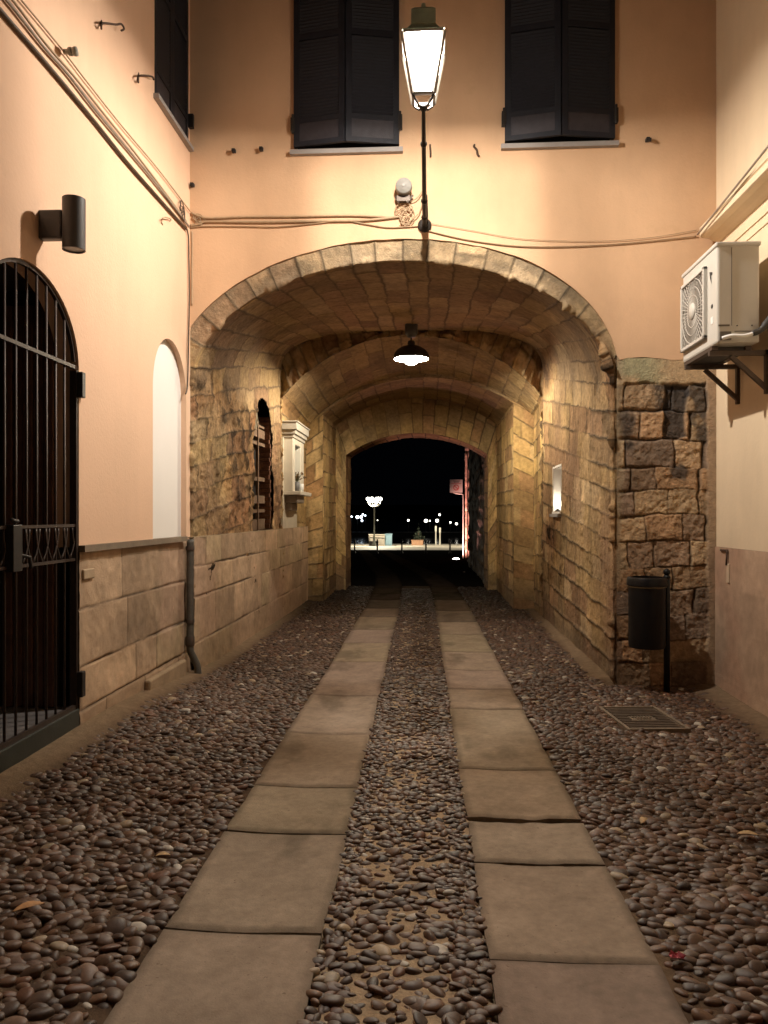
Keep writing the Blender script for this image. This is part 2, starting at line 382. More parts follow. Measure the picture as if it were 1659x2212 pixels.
# river pebbles
def ico(sub):
    bm = bmesh.new(); bmesh.ops.create_icosphere(bm, subdivisions=sub, radius=1)
    v = np.array([x.co[:] for x in bm.verts]); f = np.array([[q.index for q in p.verts] for p in bm.faces]); bm.free(); return v, f
ICO = {1: ico(1), 2: ico(2), 3: ico(3)}
PEB = np.array([(.085,.070,.060), (.070,.060,.053), (.105,.086,.070), (.060,.054,.052), (.115,.078,.060), (.13,.105,.080), (.095,.083,.074)])
def pebbles(name, spec):
    VV = []; FF = []; CC = []; o = 0
    for (X, Y, a, b, c, rot, lift, colr) in spec:
        lev = 3 if Y < 3.6 else (2 if Y < 8.5 else 1); v, f = ICO[lev]
        m = np.stack([np.sign(v[:,0])*np.abs(v[:,0])**.85*a, np.sign(v[:,1])*np.abs(v[:,1])**.9*b, v[:,2]*c], 1)
        k = rnd.random()*9
        m *= (1+.13*np.sin(v[:,0]*2.3+k)*np.cos(v[:,1]*2.1+k*2)+.08*np.sin(v[:,2]*3+k*3))[:, None]
        ti, tj = rnd.gauss(0, .16), rnd.gauss(0, .16)
        m[:,2] += m[:,0]*ti+m[:,1]*tj
        cr, sr = math.cos(rot), math.sin(rot)
        x = m[:,0]*cr-m[:,1]*sr; y = m[:,0]*sr+m[:,1]*cr
        VV.append(np.stack([x+X, y+Y, m[:,2]+gz(X, Y)+lift], 1)); FF.append(f+o); o += len(v)
        CC.append(np.broadcast_to(colr, (len(v), 3)))
    ob = np_mesh(name, np.concatenate(VV), np.concatenate(FF), pebm, None, np.concatenate(CC)); tag(ob, kind='stuff'); return ob
def pebcol():
    c = PEB[rnd.randrange(len(PEB))]*rnd.uniform(.65, 1.2)*np.array([1.0, .66, .47]); q = rnd.random()
    if q < .025: c = np.array([.33,.25,.16])*rnd.uniform(.7, 1.15)
    elif q < .09: c = np.array([.16,.10,.07])*rnd.uniform(.7, 1.2)
    elif q < .10: c = np.array([.42,.38,.32])
    return c
def scatter(inside, y0, y1, x0, x1, px, py, size, dense):
    out = []; Y = y0; k = 0
    while Y < y1:
        g = 1+max(0, Y-9)*.06; X = x0+(k % 2)*px*g*.5
        while X < x1:
            x = X+rnd.uniform(-.3, .3)*px*g; y = Y+rnd.uniform(-.32, .32)*py*g
            d = inside(x, y)
            if d > .012:
                e = max(0, 1-d/.1)                    # packed border rows
                if dense or rnd.random() < .92+.3*sm(4, 6, y)+e:
                    s = size*g*rnd.uniform(.62, 1.28)*(1 if dense else rnd.choice((.7, .95, 1.05, 1.15)))
                    s = min(s, d*1.1+.012) if not dense else min(s, d+.02)
                    el = rnd.uniform(.58, .85)*(.8 if not dense and rnd.random() < .3 else 1)
                    rot = rnd.gauss(0, .42) if rnd.random() < .85 else rnd.uniform(0, PI)
                    if not dense and e > .3: rot = rnd.uniform(0, PI)
                    c = s*rnd.uniform(.40, .56) if dense else s*rnd.uniform(.32, .48)
                    lift = rnd.uniform(-.003, .006) if dense else rnd.uniform(-.005, .003)
                    col = pebcol()
                    if not dense and e > .3: col = col*.75
                    out.append((x, y, s, s*el, c, rot, lift, col*(1-.85*float(sm(10, 16.5, y)))))  # pebble colour carries the same painted fall-off of light
            X += px*g
        Y += py*g; k += 1
    return out
def in_left(x, y): return min(17.2-y if x < -2.0 else 9, x+2.47+.04*math.sin(y*3), np.interp(y, YK, LO)-.004-x) if x > -.62*y-.35 else -1
def in_right(x, y):
    if 1.50 < x < 2.02 and 6.15 < y < 6.88: return -1
    w = XW-.12 if y < YF-.05 else XR-.08
    if y < YF+.02 and x > XR-.1 and y > YF-.1: return -1
    return min(x-np.interp(y, YK, RO)-.004, w+.03*math.sin(y*4)-x) if x < .52*y+.35 else -1
def in_mid(x, y): return min(x-np.interp(y, YK, LI), np.interp(y, YK, RI)-x)
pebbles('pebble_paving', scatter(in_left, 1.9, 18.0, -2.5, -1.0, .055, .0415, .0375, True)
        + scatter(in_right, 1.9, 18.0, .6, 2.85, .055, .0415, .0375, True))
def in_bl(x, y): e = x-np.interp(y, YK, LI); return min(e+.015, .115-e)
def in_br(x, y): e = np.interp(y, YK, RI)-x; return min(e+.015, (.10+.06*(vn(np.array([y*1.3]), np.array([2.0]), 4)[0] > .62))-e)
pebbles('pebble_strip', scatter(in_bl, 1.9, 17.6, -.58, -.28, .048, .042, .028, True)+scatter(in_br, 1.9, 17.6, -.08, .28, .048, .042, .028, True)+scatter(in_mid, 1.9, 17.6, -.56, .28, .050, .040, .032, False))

# quay and harbour
def flat(name, x0, x1, y0, y1, z0, z1, m, kind='structure'):
    o = MB().add([(x0,y0,z0),(x1,y0,z0),(x1,y1,z1),(x0,y1,z1)], [(0,1,2,3)]).build(name, m); return tag(o, kind=kind)
quaym = mat('quay_paving', (.58,.52,.43), .7, var=.15, vscale=1.5)
asph = mat('dark_setts', (.035,.032,.030), .7, var=.3, vscale=2, bump=.4, bscale=6)
waterm = mat('harbour_water', (.006,.007,.010), .12, var=.1, bump=.35, bscale=1.2)
flat('quay', -60, 60, 53, 78, gz(0, 53)+.01, gz(0, 78)+.01, quaym)
MB().box((-60,77.9,-6), (60,78,gz(0,78)+.006)).build('quay_wall', quaym); tag(bpy.data.objects['quay_wall'], 'stone edge of the quay dropping to the black water', 'quay wall')
flat('water', -900, 900, 78, 1800, -2.6, -2.6, waterm)

# ================================================================== GATEHOUSE with the vaulted passage
gate_house = thing('gatehouse', (CX, YF, 0), 'ochre plastered gatehouse with shuttered windows over a stone vaulted passage', 'building')
AW = .215
S1 = dict(xl=XL, xr=XR, z0=3.0, zc=4.30, n=2.0)
NW, NA = 215, 440
W1 = axis_lin([(-AW,-.03,.015), (-.03,.06,.01), (.06,.8,.015), (.8,4.84,.02)])
def lerp(a, b, f): return a+(b-a)*f
def ringw(p): return np.where(p[:, 0] > 0, .20+.80*np.clip((p[:, 1]-3.12)/.95, 0, 1)**.8, 1.0)
rows_all = None
def tunnel1():
    global rows_all
    p0 = section(XL, XR, 3.0, 4.30, 2.0, NW, NA); s0 = arclen(p0)
    dx = np.gradient(p0, axis=0); nrm = np.stack([-dx[:,1], dx[:,0]], 1); nrm /= np.linalg.norm(nrm, axis=1, keepdims=True)
    P = np.zeros((len(p0), len(W1), 3))
    for j, t in enumerate(W1):
        if t <= 0:
            wf = ringw(p0)
            P[:, j, 0] = p0[:, 0]+nrm[:, 0]*(-t)*wf; P[:, j, 1] = YF; P[:, j, 2] = p0[:, 1]+nrm[:, 1]*(-t)*wf
        else:
            f = t/4.84; q = section(XL, XR, lerp(3.0, 3.92, f), lerp(4.30, 4.74, f**1.1), lerp(2.0, 3.2, f), NW, NA)
            P[:, j, 0] = q[:, 0]; P[:, j, 1] = YF+t; P[:, j, 2] = q[:, 1]
    S, T = np.meshgrid(s0, W1, indexing='ij')
    zwall_end = s0[NW-1]; arc_end = s0[NW+NA-2]
    r1 = rowlist(s0[0], zwall_end-.1, .27, 21, .15); r2 = rowlist(r1[-1], arc_end-.1, .262, 22, .12); r3 = rowlist(r2[-1], s0[-1]+.3, .255, 23, .12)
    rows = r1[:-1]+r2[:-1]+r3; rows_all = (rows, s0)
    Tm = np.where(T < 0, T*.35, T)
    e, h1, h2, wv = masonry(S, Tm+.25, 31, rows, .80, .013, .030, .75)
    z = P[..., 2]; arch = sm(3.0, 3.5, z)
    rough = fbm(S*7, T*7, 33, 4)-.5
    left = (S < zwall_end+1.0); rub = np.where(left, 1.0, .35)*(1-arch*.7)
    pit = -sm(.60, .80, fbm(S*9, T*7, 35, 4, .6))*.016*(.4+rub)
    right_low = (S > arc_end-1.1)
    front = sm(-.02, .02, -T)
    jd = .014*(1-.3*arch)*(1-.35*left*(1-arch))*(1-.35*front)*(1-.45*right_low*np.exp(-(T/.12)**2))
    disp = (e-1)*jd+(h1-.5)*.012+rough*.030*(.4+rub)+(np.abs(fbm(S*13, T*13, 56, 4, .6)-.5)-.1)*-.030*(.5+rub)*(1-.5*arch)+(fbm(S*2.2, T*2.2, 30, 3)-.5)*.05*rub*(1-arch)+pit
    # eroded zones: right wall round the recess, right shoulder of the arch, left rubble
    Xp, Yp = P[..., 0], P[..., 1]
    ero = np.maximum(sm(.62, .15, np.hypot((Yp-11.6)/1.7, (z-1.25)/1.0)+.5*(fbm(S*2, T*2, 45, 4)-.5)*2)*(Xp > XR-.1), sm(.9, .2, np.hypot((T-.15)/.45, (z-3.25)/.75)+.5*(fbm(S*3, T*3, 46, 4)-.5)*2)*(Xp > .9))
    ero = np.maximum(ero, .8*sm(.9, .2, np.hypot((T-4.3)/.9, (z-3.9)/.5)+.5*(fbm(S*3, T*3, 47, 4)-.5)*2)*(Xp > .6))
    ero = np.maximum(ero, .85*sm(.44, .62, fbm(S*1.5, T*1.2, 48, 4))*left*(1-arch))*(1-sm(.5, .9, -T*0))
    chunk = fbm(S*6, T*5, 49, 5, .62)
    disp += ero*((chunk-.62)*.10)
    # worn corner of the arch
    cw = np.exp(-(T/.045)**2); disp -= cw*.045*sm(.45, .8, fbm(S*6, T*3, 36, 4))*(1+.5*(P[..., 0] > .9))
    disp = np.where(right_low & (T < -.10) & (z < 3.2), np.minimum(disp, 0)*.2, disp)
    col = stone_col(h1, h2, S, T, 37, edge=e*.85+.15, grime=.45)
    col = col*(1-.72*wv*(1-.25*arch))[..., None]
    pm = sm(.60, .74, fbm(S*11, T*11, 35, 3))*(.15+.45*rub)+sm(.56, .74, fbm(S*3.1, T*2.4, 42, 5, .65))*rub*.55*(1-arch)
    col = col*(1-.55*np.clip(pm, 0, 1))[..., None]
    col = col*(1-ero*(.15+.75*sm(.52, .36, chunk)))[..., None]; col = blend(col, col*np.array([1.05, .80, .66]), ero*.6)
    vst = sm(.5, .72, fbm(S*.5, T*5.5, 50, 4, .6))*(1-arch); col = col*(1-.28*vst)[..., None]
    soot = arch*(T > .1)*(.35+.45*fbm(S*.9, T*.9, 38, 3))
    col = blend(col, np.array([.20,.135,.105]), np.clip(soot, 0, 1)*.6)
    col = blend(col, np.array([.33,.205,.13]), sm(.5, .7, fbm(S*.8+4, T*.8, 39, 3))*.5*(1-arch))
    col = col*(1-front*arch*(.10+.58*sm(.42, .68, fbm(S*2.6, T*5, 43, 5, .6))))[..., None]
    col = blend(col, np.array([.40,.32,.22])*((.7+.5*fbm(S*5, T*9, 55, 4))*(1-.8*wv)*(.8+.35*h2))[..., None], front*arch*.45)
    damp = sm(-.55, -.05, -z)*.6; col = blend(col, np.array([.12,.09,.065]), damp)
    Y = P[..., 1]; X = P[..., 0]; keep = np.ones(X.shape, bool)
    win = (X < XL+.05) & (np.abs(Y-11.37) < .63) & (z > 1.40) & (z < 2.75+.68*np.sqrt(np.clip(1-((Y-11.37)/.63)**2, 0, 1))) & (T > 0)
    nic = (X > XR-.05) & (Y > 10.95) & (Y < 11.6) & (z > 1.76) & (z < 2.37) & (T > 0)
    keep &= ~win & ~nic
    nd = np.maximum(np.abs(Y-11.275)-.325, np.abs(z-2.065)-.305); nm_ = (X > XR-.05) & (T > 0); disp = np.where(nm_, disp*sm(.0, .10, nd), disp)
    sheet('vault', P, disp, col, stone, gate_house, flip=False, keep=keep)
tunnel1()

def loft(name, pa, pb, Ya, Yb, nt, seed, rowh, blen, parent, jd=.02, tint=None, rough=.014, skewa=None, skewb=None, grime=.3, arch_z=3.5, soot=.5, lines=.6, wob=.022):
    f = np.linspace(0, 1, nt); P = np.zeros((len(pa), nt, 3))
    for j, k in enumerate(f):
        q = pa*(1-k)+pb*k
        ya = skewa(pa[:, 0]) if skewa else Ya; yb = skewb(pb[:, 0]) if skewb else Yb
        P[:, j, 0] = q[:, 0]; P[:, j, 2] = q[:, 1]; P[:, j, 1] = ya*(1-k)+yb*k
    s0 = arclen(pa); L = max(.2, float(np.mean(np.linalg.norm(P[:, -1]-P[:, 0], axis=1))))
    S, T = np.meshgrid(s0, f*L, indexing='ij')
    e, h1, h2, wv = masonry(S, T, seed, rowlist(s0[0], s0[-1]+.4, rowh, seed, .15), blen, .011, wob, .6)
    disp = (e-1)*jd+(h1-.5)*.012+(fbm(S*7, T*7, seed+2, 4)-.5)*rough*2
    pal = TUFA if tint is None else TUFA*np.array(tint)
    col = stone_col(h1, h2, S, T, seed+3, pal, e, grime=grime)
    col = col*(1-lines*wv)[..., None]
    col = col*(1-.35*sm(.5, .75, fbm(S*1.1, T*3.5, seed+30, 5, .6)))[..., None]
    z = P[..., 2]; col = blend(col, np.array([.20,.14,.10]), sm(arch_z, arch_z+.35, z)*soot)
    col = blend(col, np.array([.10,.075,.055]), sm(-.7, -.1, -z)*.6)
    return sheet(name, P, disp, col, stone, parent)

NW2, NA2 = 200, 300
p_end1 = section(XL, XR, 3.92, 4.74, 3.2, NW2, NA2)
p_a2 = section(XL, XR, 3.60, 4.66, 'seg', NW2, NA2)
p_b2 = section(XL, XR, 3.45, 4.36, 'seg', NW2, NA2)
p_3 = section(-2.12, 1.50, 3.70, 4.29, 'seg', NW2, NA2)
p_3b = section(-2.12, 1.50, 3.72, 4.32, 'seg', NW2, NA2)
p_4 = section(-1.89, 1.30, 3.05, 3.54, 'seg', NW2, NA2)
skew = lambda x: 14.55-.37*(x-CX)
YEL = (1.05, 1.04, .92)
loft('step_rubble', p_end1, p_a2, 12.70, 12.66, 24, 51, .21, .3, gate_house, jd=.03, rough=.09, grime=.9, soot=.1, lines=.25, wob=.07)
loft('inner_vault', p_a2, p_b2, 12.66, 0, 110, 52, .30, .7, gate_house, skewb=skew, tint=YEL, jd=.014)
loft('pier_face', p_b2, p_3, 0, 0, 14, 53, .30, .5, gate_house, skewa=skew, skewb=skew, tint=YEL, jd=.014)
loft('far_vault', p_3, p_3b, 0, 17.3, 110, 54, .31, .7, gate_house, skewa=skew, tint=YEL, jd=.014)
loft('end_wall', p_3b, p_4, 17.3, 17.3, 50, 55, .30, .45, gate_house, tint=YEL, jd=.012, soot=.25)
loft('exit_arch', p_4, p_4, 17.3, 18.4, 24, 56, .30, .6, gate_house, tint=(1.0, .9, .85), jd=.010, soot=.0)

# stone corner pillar on the right of the arch
def pillar():
    rows, s0 = rows_all
    zz = np.linspace(-.2, 3.30, 420); xx = np.linspace(XR+.030, XW+.02, 140)
    X, Z = np.meshgrid(xx, zz, indexing='xy'); S = s0[-1]-(Z+.25); T = X
    e, h1, h2, wv = masonry(S, T*1.0, 61, rows, .36, .014, .060, .95)
    r = fbm(T*8, S*8, 62, 5, .6)-.5; rr = fbm(T*24, S*24, 63, 3)-.5
    patch = sm(2.99, 3.03, Z+.05*(fbm(T*6, S*6, 64, 3)-.5)*2)
    disp = (1-patch)*((e-1)*.030+(h1-.5)*.016+r*.036+rr*.024)+patch*(.006+r*.012)
    # rotten hole among the stones near the top
    jx = .05*(fbm(T*5, S*5, 68, 3)-.5)*2; hole = sm(-.015, .015, np.minimum(.115-np.abs(X-2.46+jx), .25-np.abs(Z-2.735+jx)))
    disp -= hole*.035*(1-patch)
    pal = np.array([(.42,.285,.165), (.33,.225,.145), (.46,.325,.19), (.28,.20,.14), (.48,.30,.165)])
    col = stone_col(h1, h2, S, T, 65, pal, e*.9+.1, mortar=(.15,.10,.065), grime=.3)
    col = col*(1-.55*wv)[..., None]
    crust = sm(.46, .60, fbm(T*3.6, S*2.8, 66, 4)+.36*sm(1.9, 3.0, Z)-.24)*(1-patch)
    col = blend(col, np.array([.055,.047,.042]), np.clip(crust*.85+hole*.93, 0, 1))
    pc = blend(np.broadcast_to(np.array([.47,.34,.20]), col.shape), np.array([.36,.33,.20]), sm(.45, .6, fbm(T*4, S*4, 67, 4))*sm(-2.45, -2.15, -X))
    col = blend(col, pc, patch)
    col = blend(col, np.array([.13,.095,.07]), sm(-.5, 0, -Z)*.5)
    strip = sm(XW-.10, XW-.07, X+.03*(fbm(S*5, T*0, 69, 3)-.5)*2); disp = disp*(1-strip)+.012*strip; col = blend(col, np.array([.40,.285,.185]), strip*.9); edgebev = 0
    lf_ = sm(XR+.13, XR+.05, X+.05*(fbm(S*4, T*0+3, 70, 3)-.5)*2); col = blend(col, np.array([.36,.285,.185])*(.8+.4*fbm(S*3, T*3, 72, 4))[..., None], lf_*.75*(Z > 1.0)); disp = disp*(1-.6*lf_); l0 = sm(XR+.075, XR+.03, X); disp = disp*(1-l0)+.003*l0
    P = np.stack([X, np.full_like(X, YF-.012), Z], -1)
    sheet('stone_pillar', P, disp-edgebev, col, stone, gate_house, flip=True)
pillar()

# plaster face with window openings
fz0 = 5.43
def arch_pts(x0, x1, n=90):
    p = section(XL, XR, 3.0, 4.30, 2.0, 5, 400); dx = np.gradient(p, axis=0); nm = np.stack([-dx[:,1], dx[:,0]], 1); nm /= np.linalg.norm(nm, axis=1, keepdims=True)
    q = p+nm*AW*ringw(p)[:, None]; q = q[(q[:,0] > x0) & (q[:,0] < x1) & (q[:,1] > 3.27)]; return q[::3]
ap = arch_pts(XL, 2.2)
ap = ap+np.stack([0*ap[:,0], .008*(vn(ap[:,0]*9, ap[:,0]*0, 5)-.5)], 1)
rag = [(x, 3.265+.05*(vn(np.array([x*7.0]), np.array([0.0]), 8)[0]-.5)) for x in np.linspace(XW, ap[-1][0]+.03, 26)]
outer = [(XL, ap[0][1]-.03), (XL, 9.0), (XW, 9.0)]+rag+[tuple(p) for p in ap[::-1]]
wins = [(-1.385, -.31), (.76, 1.846)]
holes = [[(a, fz0), (b, fz0), (b, 7.55), (a, 7.55)] for a, b in wins]
MB().loops([outer]+holes, lambda p: (p[0], YF-.022, p[1]), [.03, .22, .22], (0, 1, 0)).build('plaster_wall', ochre, gate_house)

def shutter_leaf(w, h, parent, M, m=None):
    """louvred leaf, hinge at x=0, outside towards -y"""
    b = MB(); t = .035; st = .06
    b.box((0,-t,0), (st,0,h), M); b.box((w-st,-t,0), (w,0,h), M)
    for z0, z1 in ((0, .05), (.235, .285), (h*.52, h*.52+.06), (h-.07, h)): b.box((st,-t,z0), (w-st,0,z1), M)
    z = .30
    while z < h-.09:
        if not (h*.52-.03 < z < h*.52+.06):
            R = M @ Matrix.Translation((0,-t/2,z)) @ Matrix.Rotation(math.radians(-38), 4, 'X')
            b.box((st,-.024,-.003), (w-st,.024,.003), R)
        z += .034
    o = b.build('shutter', m or shut, parent)
    p = MB().box((st,-.026,.05), (w-st,-.012,.235), M).build('shutter_panel', shutlow, parent)
    return o
def window(name, a, b, z0, z1, fn, parent, swing, depth):
    """fn maps (along, out, up) to world; a..b along the wall"""
    w = bpy.data.objects.new(name, None); C.objects.link(w); w.location = fn(((a+b)/2, 0, z0)); put(w, parent)
    w.matrix_parent_inverse = Matrix.Translation(parent.location).inverted()
    bpy.context.view_layer.update()
    return w
def facade_window(a, b):
    w = MB(); w.box((a-.04, YF-.075, fz0-.045), (b+.04, YF+.12, fz0+.002))
    win = w.build('window', marble, gate_house); win.name = 'window_sill' if False else 'window'
    g = MB().box((a, YF+.16, fz0), (b, YF+.18, 7.55)).build('window_pane', black, win)
    L = (b-a)/2-.004; hgt = 2.08; z = fz0+.03
    ang = math.radians(11)
    for side in (0, 1):
        if side == 0: M = Matrix.Translation((a+.004, YF-.03, z)) @ Matrix.Rotation(-ang, 4, 'Z')
        else: M = Matrix.Translation((b-.004, YF-.03, z)) @ Matrix.Rotation(ang, 4, 'Z') @ Matrix.Scale(-1, 4, (1,0,0))
        shutter_leaf(L/math.cos(ang), hgt, win, M)
        x = a-.012 if side == 0 else b+.012
        h = MB(); h.box((x-.022, YF-.075, z+.16), (x+.022, YF-.015, z+.30)); h.tube([(x, YF-.07, z+.14), (x, YF-.07, z+.33)], .013)
        h.build('hinge', iron, win)
    return win
for a, b in wins: facade_window(a, b)

# blocked window in the passage, part of the gatehouse
def slit():
    b = MB(); y0, y1, x = 10.72, 12.02, XL-.20
    b.box((x-.05, y0-.1, 1.3), (x, y1+.1, 3.6))
    w = b.build('window', black, gate_house); w['label'] = 'dark arched window opening walled up with boards and bricks'
    r = MB(); brick = mat('old_brick', (.24,.115,.07), .9, var=.5, vscale=14, bump=.7, bscale=40)
    for k in range(26):
        z = 1.42+k*.07; dd = .02*rnd.random(); r.box((XL-.205, y1-.06-dd, z), (XL-.01-.03*rnd.random(), y1+.06, z+.062))
    r.build('brick_jamb', brick, w)
    n = MB()
    for z0, h in ((1.46, .16), (1.72, .05), (1.86, .12), (2.20, .06), (2.74, .05), (2.86, .13), (3.02, .035)):
        n.bar((XL-.13, y0-.05, z0+h/2), (XL-.13, y1, z0+h/2+.02), .05, h)
    n.box((XL-.13, 11.42, 1.45), (XL-.09, 11.47, 3.1))
    n.build('board', mat('weathered_board', (.20,.13,.085), .85, var=.4, vscale=10, bump=.4), w)
    gr = MB()
    for y in (10.95, 11.2): gr.tube([(XL-.10, y, 2.95), (XL-.09, y+.06, 3.12), (XL-.10, y+.14, 3.26), (XL-.10, y+.2, 3.1), (XL-.1, y+.1, 2.97)], .012)
    gr.build('scroll_grille', mat('pale_iron', (.35,.29,.2), .6), w)
slit()
# lit recess in the right hand wall
def niche():
    b = MB(); y0, y1, z0, z1, x = 10.93, 11.62, 1.745, 2.385, XR+.11
    b.box((x, y0-.03, z0-.03), (x+.03, y1+.03, z1+.03)); b.box((XR-.005, y1, z0-.03), (x, y1+.03, z1+.03)); b.box((XR-.005, y0-.03, z0-.03), (x, y0, z1+.03))
    b.box((XR-.02, y0, z0-.03), (x, y1, z0)); b.box((XR-.005, y0, z1), (x, y1, z1+.03))
    n = b.build('wall_niche', white, gate_house)
    MB().box((XR-.055, y0-.02, z0-.075), (XR+.03, y1+.02, z0-.031)).build('niche_sill', marble, n)
niche()
vot = thing('votive_lamp', (XR+.045, 11.50, 1.745), 'small glowing lamp standing in the recess of the right passage wall', 'lamp')
MB().lathe([(.001,0),(.045,0),(.05,.012),(.02,.03),(.018,.05)], (XR+.045,11.50,1.746), 16).build('lamp_base', iron, vot, True)
MB().lathe([(.018,0),(.045,.03),(.05,.08),(.03,.15),(.001,.17)], (XR+.045,11.50,1.80), 16).build('lamp_glass', emis('votive_glow', (1,.9,.72), 14), vot, True)

# ================================================================== smooth ashlar dado
def dado(name, y0, y1, x, ztop, parent, seed, rows, blen, dy=.012, out=1):
    yy = np.linspace(y0, y1, int((y1-y0)/dy)+1); zz = np.linspace(-.2, ztop, 140)
    Y, Z = np.meshgrid(yy, zz, indexing='ij')
    e, h1, h2, wv = masonry(Z, Y, seed, rows, blen, .008, .006, .8)
    disp = (e-1)*.013+(h1-.5)*.010+(fbm(Y*6, Z*6, seed+2, 5, .6)-.5)*.020
    pal = np.array([(.46,.325,.21), (.50,.355,.235), (.43,.305,.20), (.48,.36,.225)])
    col = stone_col(h1, h2, Z, Y, seed+3, pal, e*.9+.1, mortar=(.10,.072,.05), grime=.18)
    col = col*(1-.72*wv)[..., None]
    col = blend(col, np.array([.47,.315,.225]), sm(.5, .7, fbm(Y*1.1, Z*1.1, seed+7, 3))*.55)
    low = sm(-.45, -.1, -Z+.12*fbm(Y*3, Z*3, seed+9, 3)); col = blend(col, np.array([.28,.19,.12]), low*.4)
    P = np.stack([np.full_like(Y, x), Y, Z], -1)
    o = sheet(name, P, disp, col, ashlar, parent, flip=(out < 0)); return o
ZD = 1.47
dado('dado', YF-.02, 15.36, XL+.045, ZD-.005, gate_house, 71, [-.5, .36, .84, 1.16, 1.6], .95)
MB().box((XL-.02, YF-.02, ZD-.012), (XL+.042, 15.3, ZD)).build('dado_top', mat('dado_cap', (.36,.27,.17), .85, var=.2, bump=.3), gate_house)

# ================================================================== PEACH HOUSE on the left
left = thing('peach_house', (XL, 4.5, 0), 'peach plastered house with stone dado, white blind arch and iron gate', 'building')
def arcpts(c, a, z0, b, n=28): return [(c-a*math.cos(PI*k/n), z0+b*math.sin(PI*k/n)) for k in range(n+1)]
gate_arc = arcpts(4.67, .64, 2.72, .55); nic_arc = arcpts(7.245, .475, 2.86, .52)
wy0, wy1, wz0 = 6.81, 7.79, 5.49
outer = [(-1.5, ZD), (4.03, ZD)]+gate_arc+[(5.31, ZD), (6.77, ZD)]+nic_arc+[(7.72, ZD), (YF-.01, ZD), (YF-.01, 9.0), (-1.5, 9.0)]
MB().loops([outer, [(wy0, wz0), (wy1, wz0), (wy1, 7.5), (wy0, 7.5)]], lambda p: (XL, p[0], p[1]), [.16, .2], (-1, 0, 0)).build('plaster_wall', peach, left)
MB().box((XL-.10, 6.7, ZD-.05), (XL-.055, 7.80, 3.5)).build('blind_arch', white, left)
dado('stone_dado', 5.31, YF-.03, XL+.004, ZD-.005, left, 73, [-.6, .30, .62, 1.03, 1.6], .85)
dado('stone_dado', -1.5, 4.03, XL+.004, ZD-.005, left, 74, [-.6, .30, .62, 1.03, 1.6], .85, dy=.05)
lm = mat('dado_ledge', (.21,.16,.11), .85, var=.3, bump=.3)
l = MB(); l.box((XL-.03, 5.31, ZD-.035), (XL+.045, 7.62, ZD+.012)); l.box((XL-.03, -1.5, ZD-.035), (XL+.045, 4.03, ZD+.012)); l.build('ledge', lm, left)
foot_ = MB(); foot_.box((XL, 6.55, -.1), (XL+.06, 7.55, .26)); foot_.box((XL, 5.36, -.1), (XL+.035, 6.52, .14)); foot_.build('footing', mat('footing_stone', (.33,.235,.145), .9, var=.3, bump=.5), left, bevel=.02)
MB().box((XL-.01, 5.34, 1.235), (XL+.025, 5.52, 1.31)).build('stone_patch', mat('pale_patch', (.42,.31,.20), .9, var=.2, bump=.2), left, bevel=.01)
# shuttered window of the peach house
sw = MB().box((XL-.12, wy0-.03, wz0-.04), (XL+.05, wy1+.02, wz0+.002)).build('window', marble, left)
MB().box((XL-.16, wy0, wz0), (XL-.14, wy1, 7.5)).build('window_pane', black, sw)
for k in (0, 1):
    hw = (wy1-wy0)/2-.004
    M = Matrix.Translation((XL-.035, wy0+.003 if k == 0 else wy1-.003, wz0+.02)) @ Matrix.Rotation(PI/2, 4, 'Z')
    if k: M = M @ Matrix.Scale(-1, 4, (1,0,0))
    shutter_leaf(hw, 1.98, sw, M)
    yh = wy0-.01 if k == 0 else wy1+.015
    if k: MB().box((XL-.01, yh-.02, wz0+.2), (XL+.05, yh+.02, wz0+.34)).build('hinge', iron, sw)
# entrance behind the iron gate
pas = MB(); x1 = XL-1.5
pas.box((x1-.05, 3.9, 0), (x1, 5.45, 3.6)); pas.box((x1, 5.34, 0), (XL-.16, 5.40, 3.5)); pas.box((x1, 3.95, 0), (XL-.16, 4.00, 3.5)); pas.box((x1, 3.9, 3.3), (XL-.16, 5.45, 3.36))
pas.build('entrance_passage', mat('entrance_dark', (.05,.04,.033), .9, var=.2), left)
MB().box((x1, 4.0, .10), (XL-.05, 5.34, .335)).build('entrance_step', mat('grey_tile', (.16,.145,.14), .5, var=.3, vscale=5, bump=.1), left)
dr = MB()
for k in range(5):
    xa = XL-.17-.075*k; dr.box((xa-.068, 5.27+.008*(k % 2), .34), (xa, 5.338, 3.18))
dr.build('door', wood, left, bevel=.006)
rv = MB()
for k in range(27):
    a0, a1 = gate_arc[k], gate_arc[k+1]; rv.bar((XL-.03, a0[0], a0[1]), (XL-.03, a1[0], a1[1]), .05, .025, up=(1,0,0))
rv.box((XL-.055, 5.285, .20), (XL-.005, 5.312, 2.72)); rv.box((XL-.055, 4.028, .20), (XL-.005, 4.055, 2.72))
gate = rv.build('gate', barm, left); gate['label'] = 'round headed wrought iron gate with vertical bars'
k = 1
while 4.03+.125*k < 5.28:
    y = 4.03+.125*k; zt = 2.72+.55*math.sqrt(max(0, 1-((y-4.67)/.64)**2))
    MB().tube([(XL-.03, y, .335), (XL-.03, y, zt)], .0085, 6).build('bar', barm, gate, True); k += 1
for z, r_ in ((2.74, .016), (1.625, .013), (1.385, .013), (.345, .02)):
    MB().bar((XL-.022, 4.04, z), (XL-.022, 5.30, z), r_*1.4, r_*1.5).build('rail', barm, gate)
sc_ = MB()
for k in range(10):
    y = 4.09+.125*k
    for s in (-1, 1): sc_.tube([(XL-.022, y+.062-s*.085*(1-(1-q)**2) + s*.062, 1.39+.22*q) for q in np.linspace(0, 1, 8)], .007, 6)
sc_.build('arched_frieze', barm, gate, True)
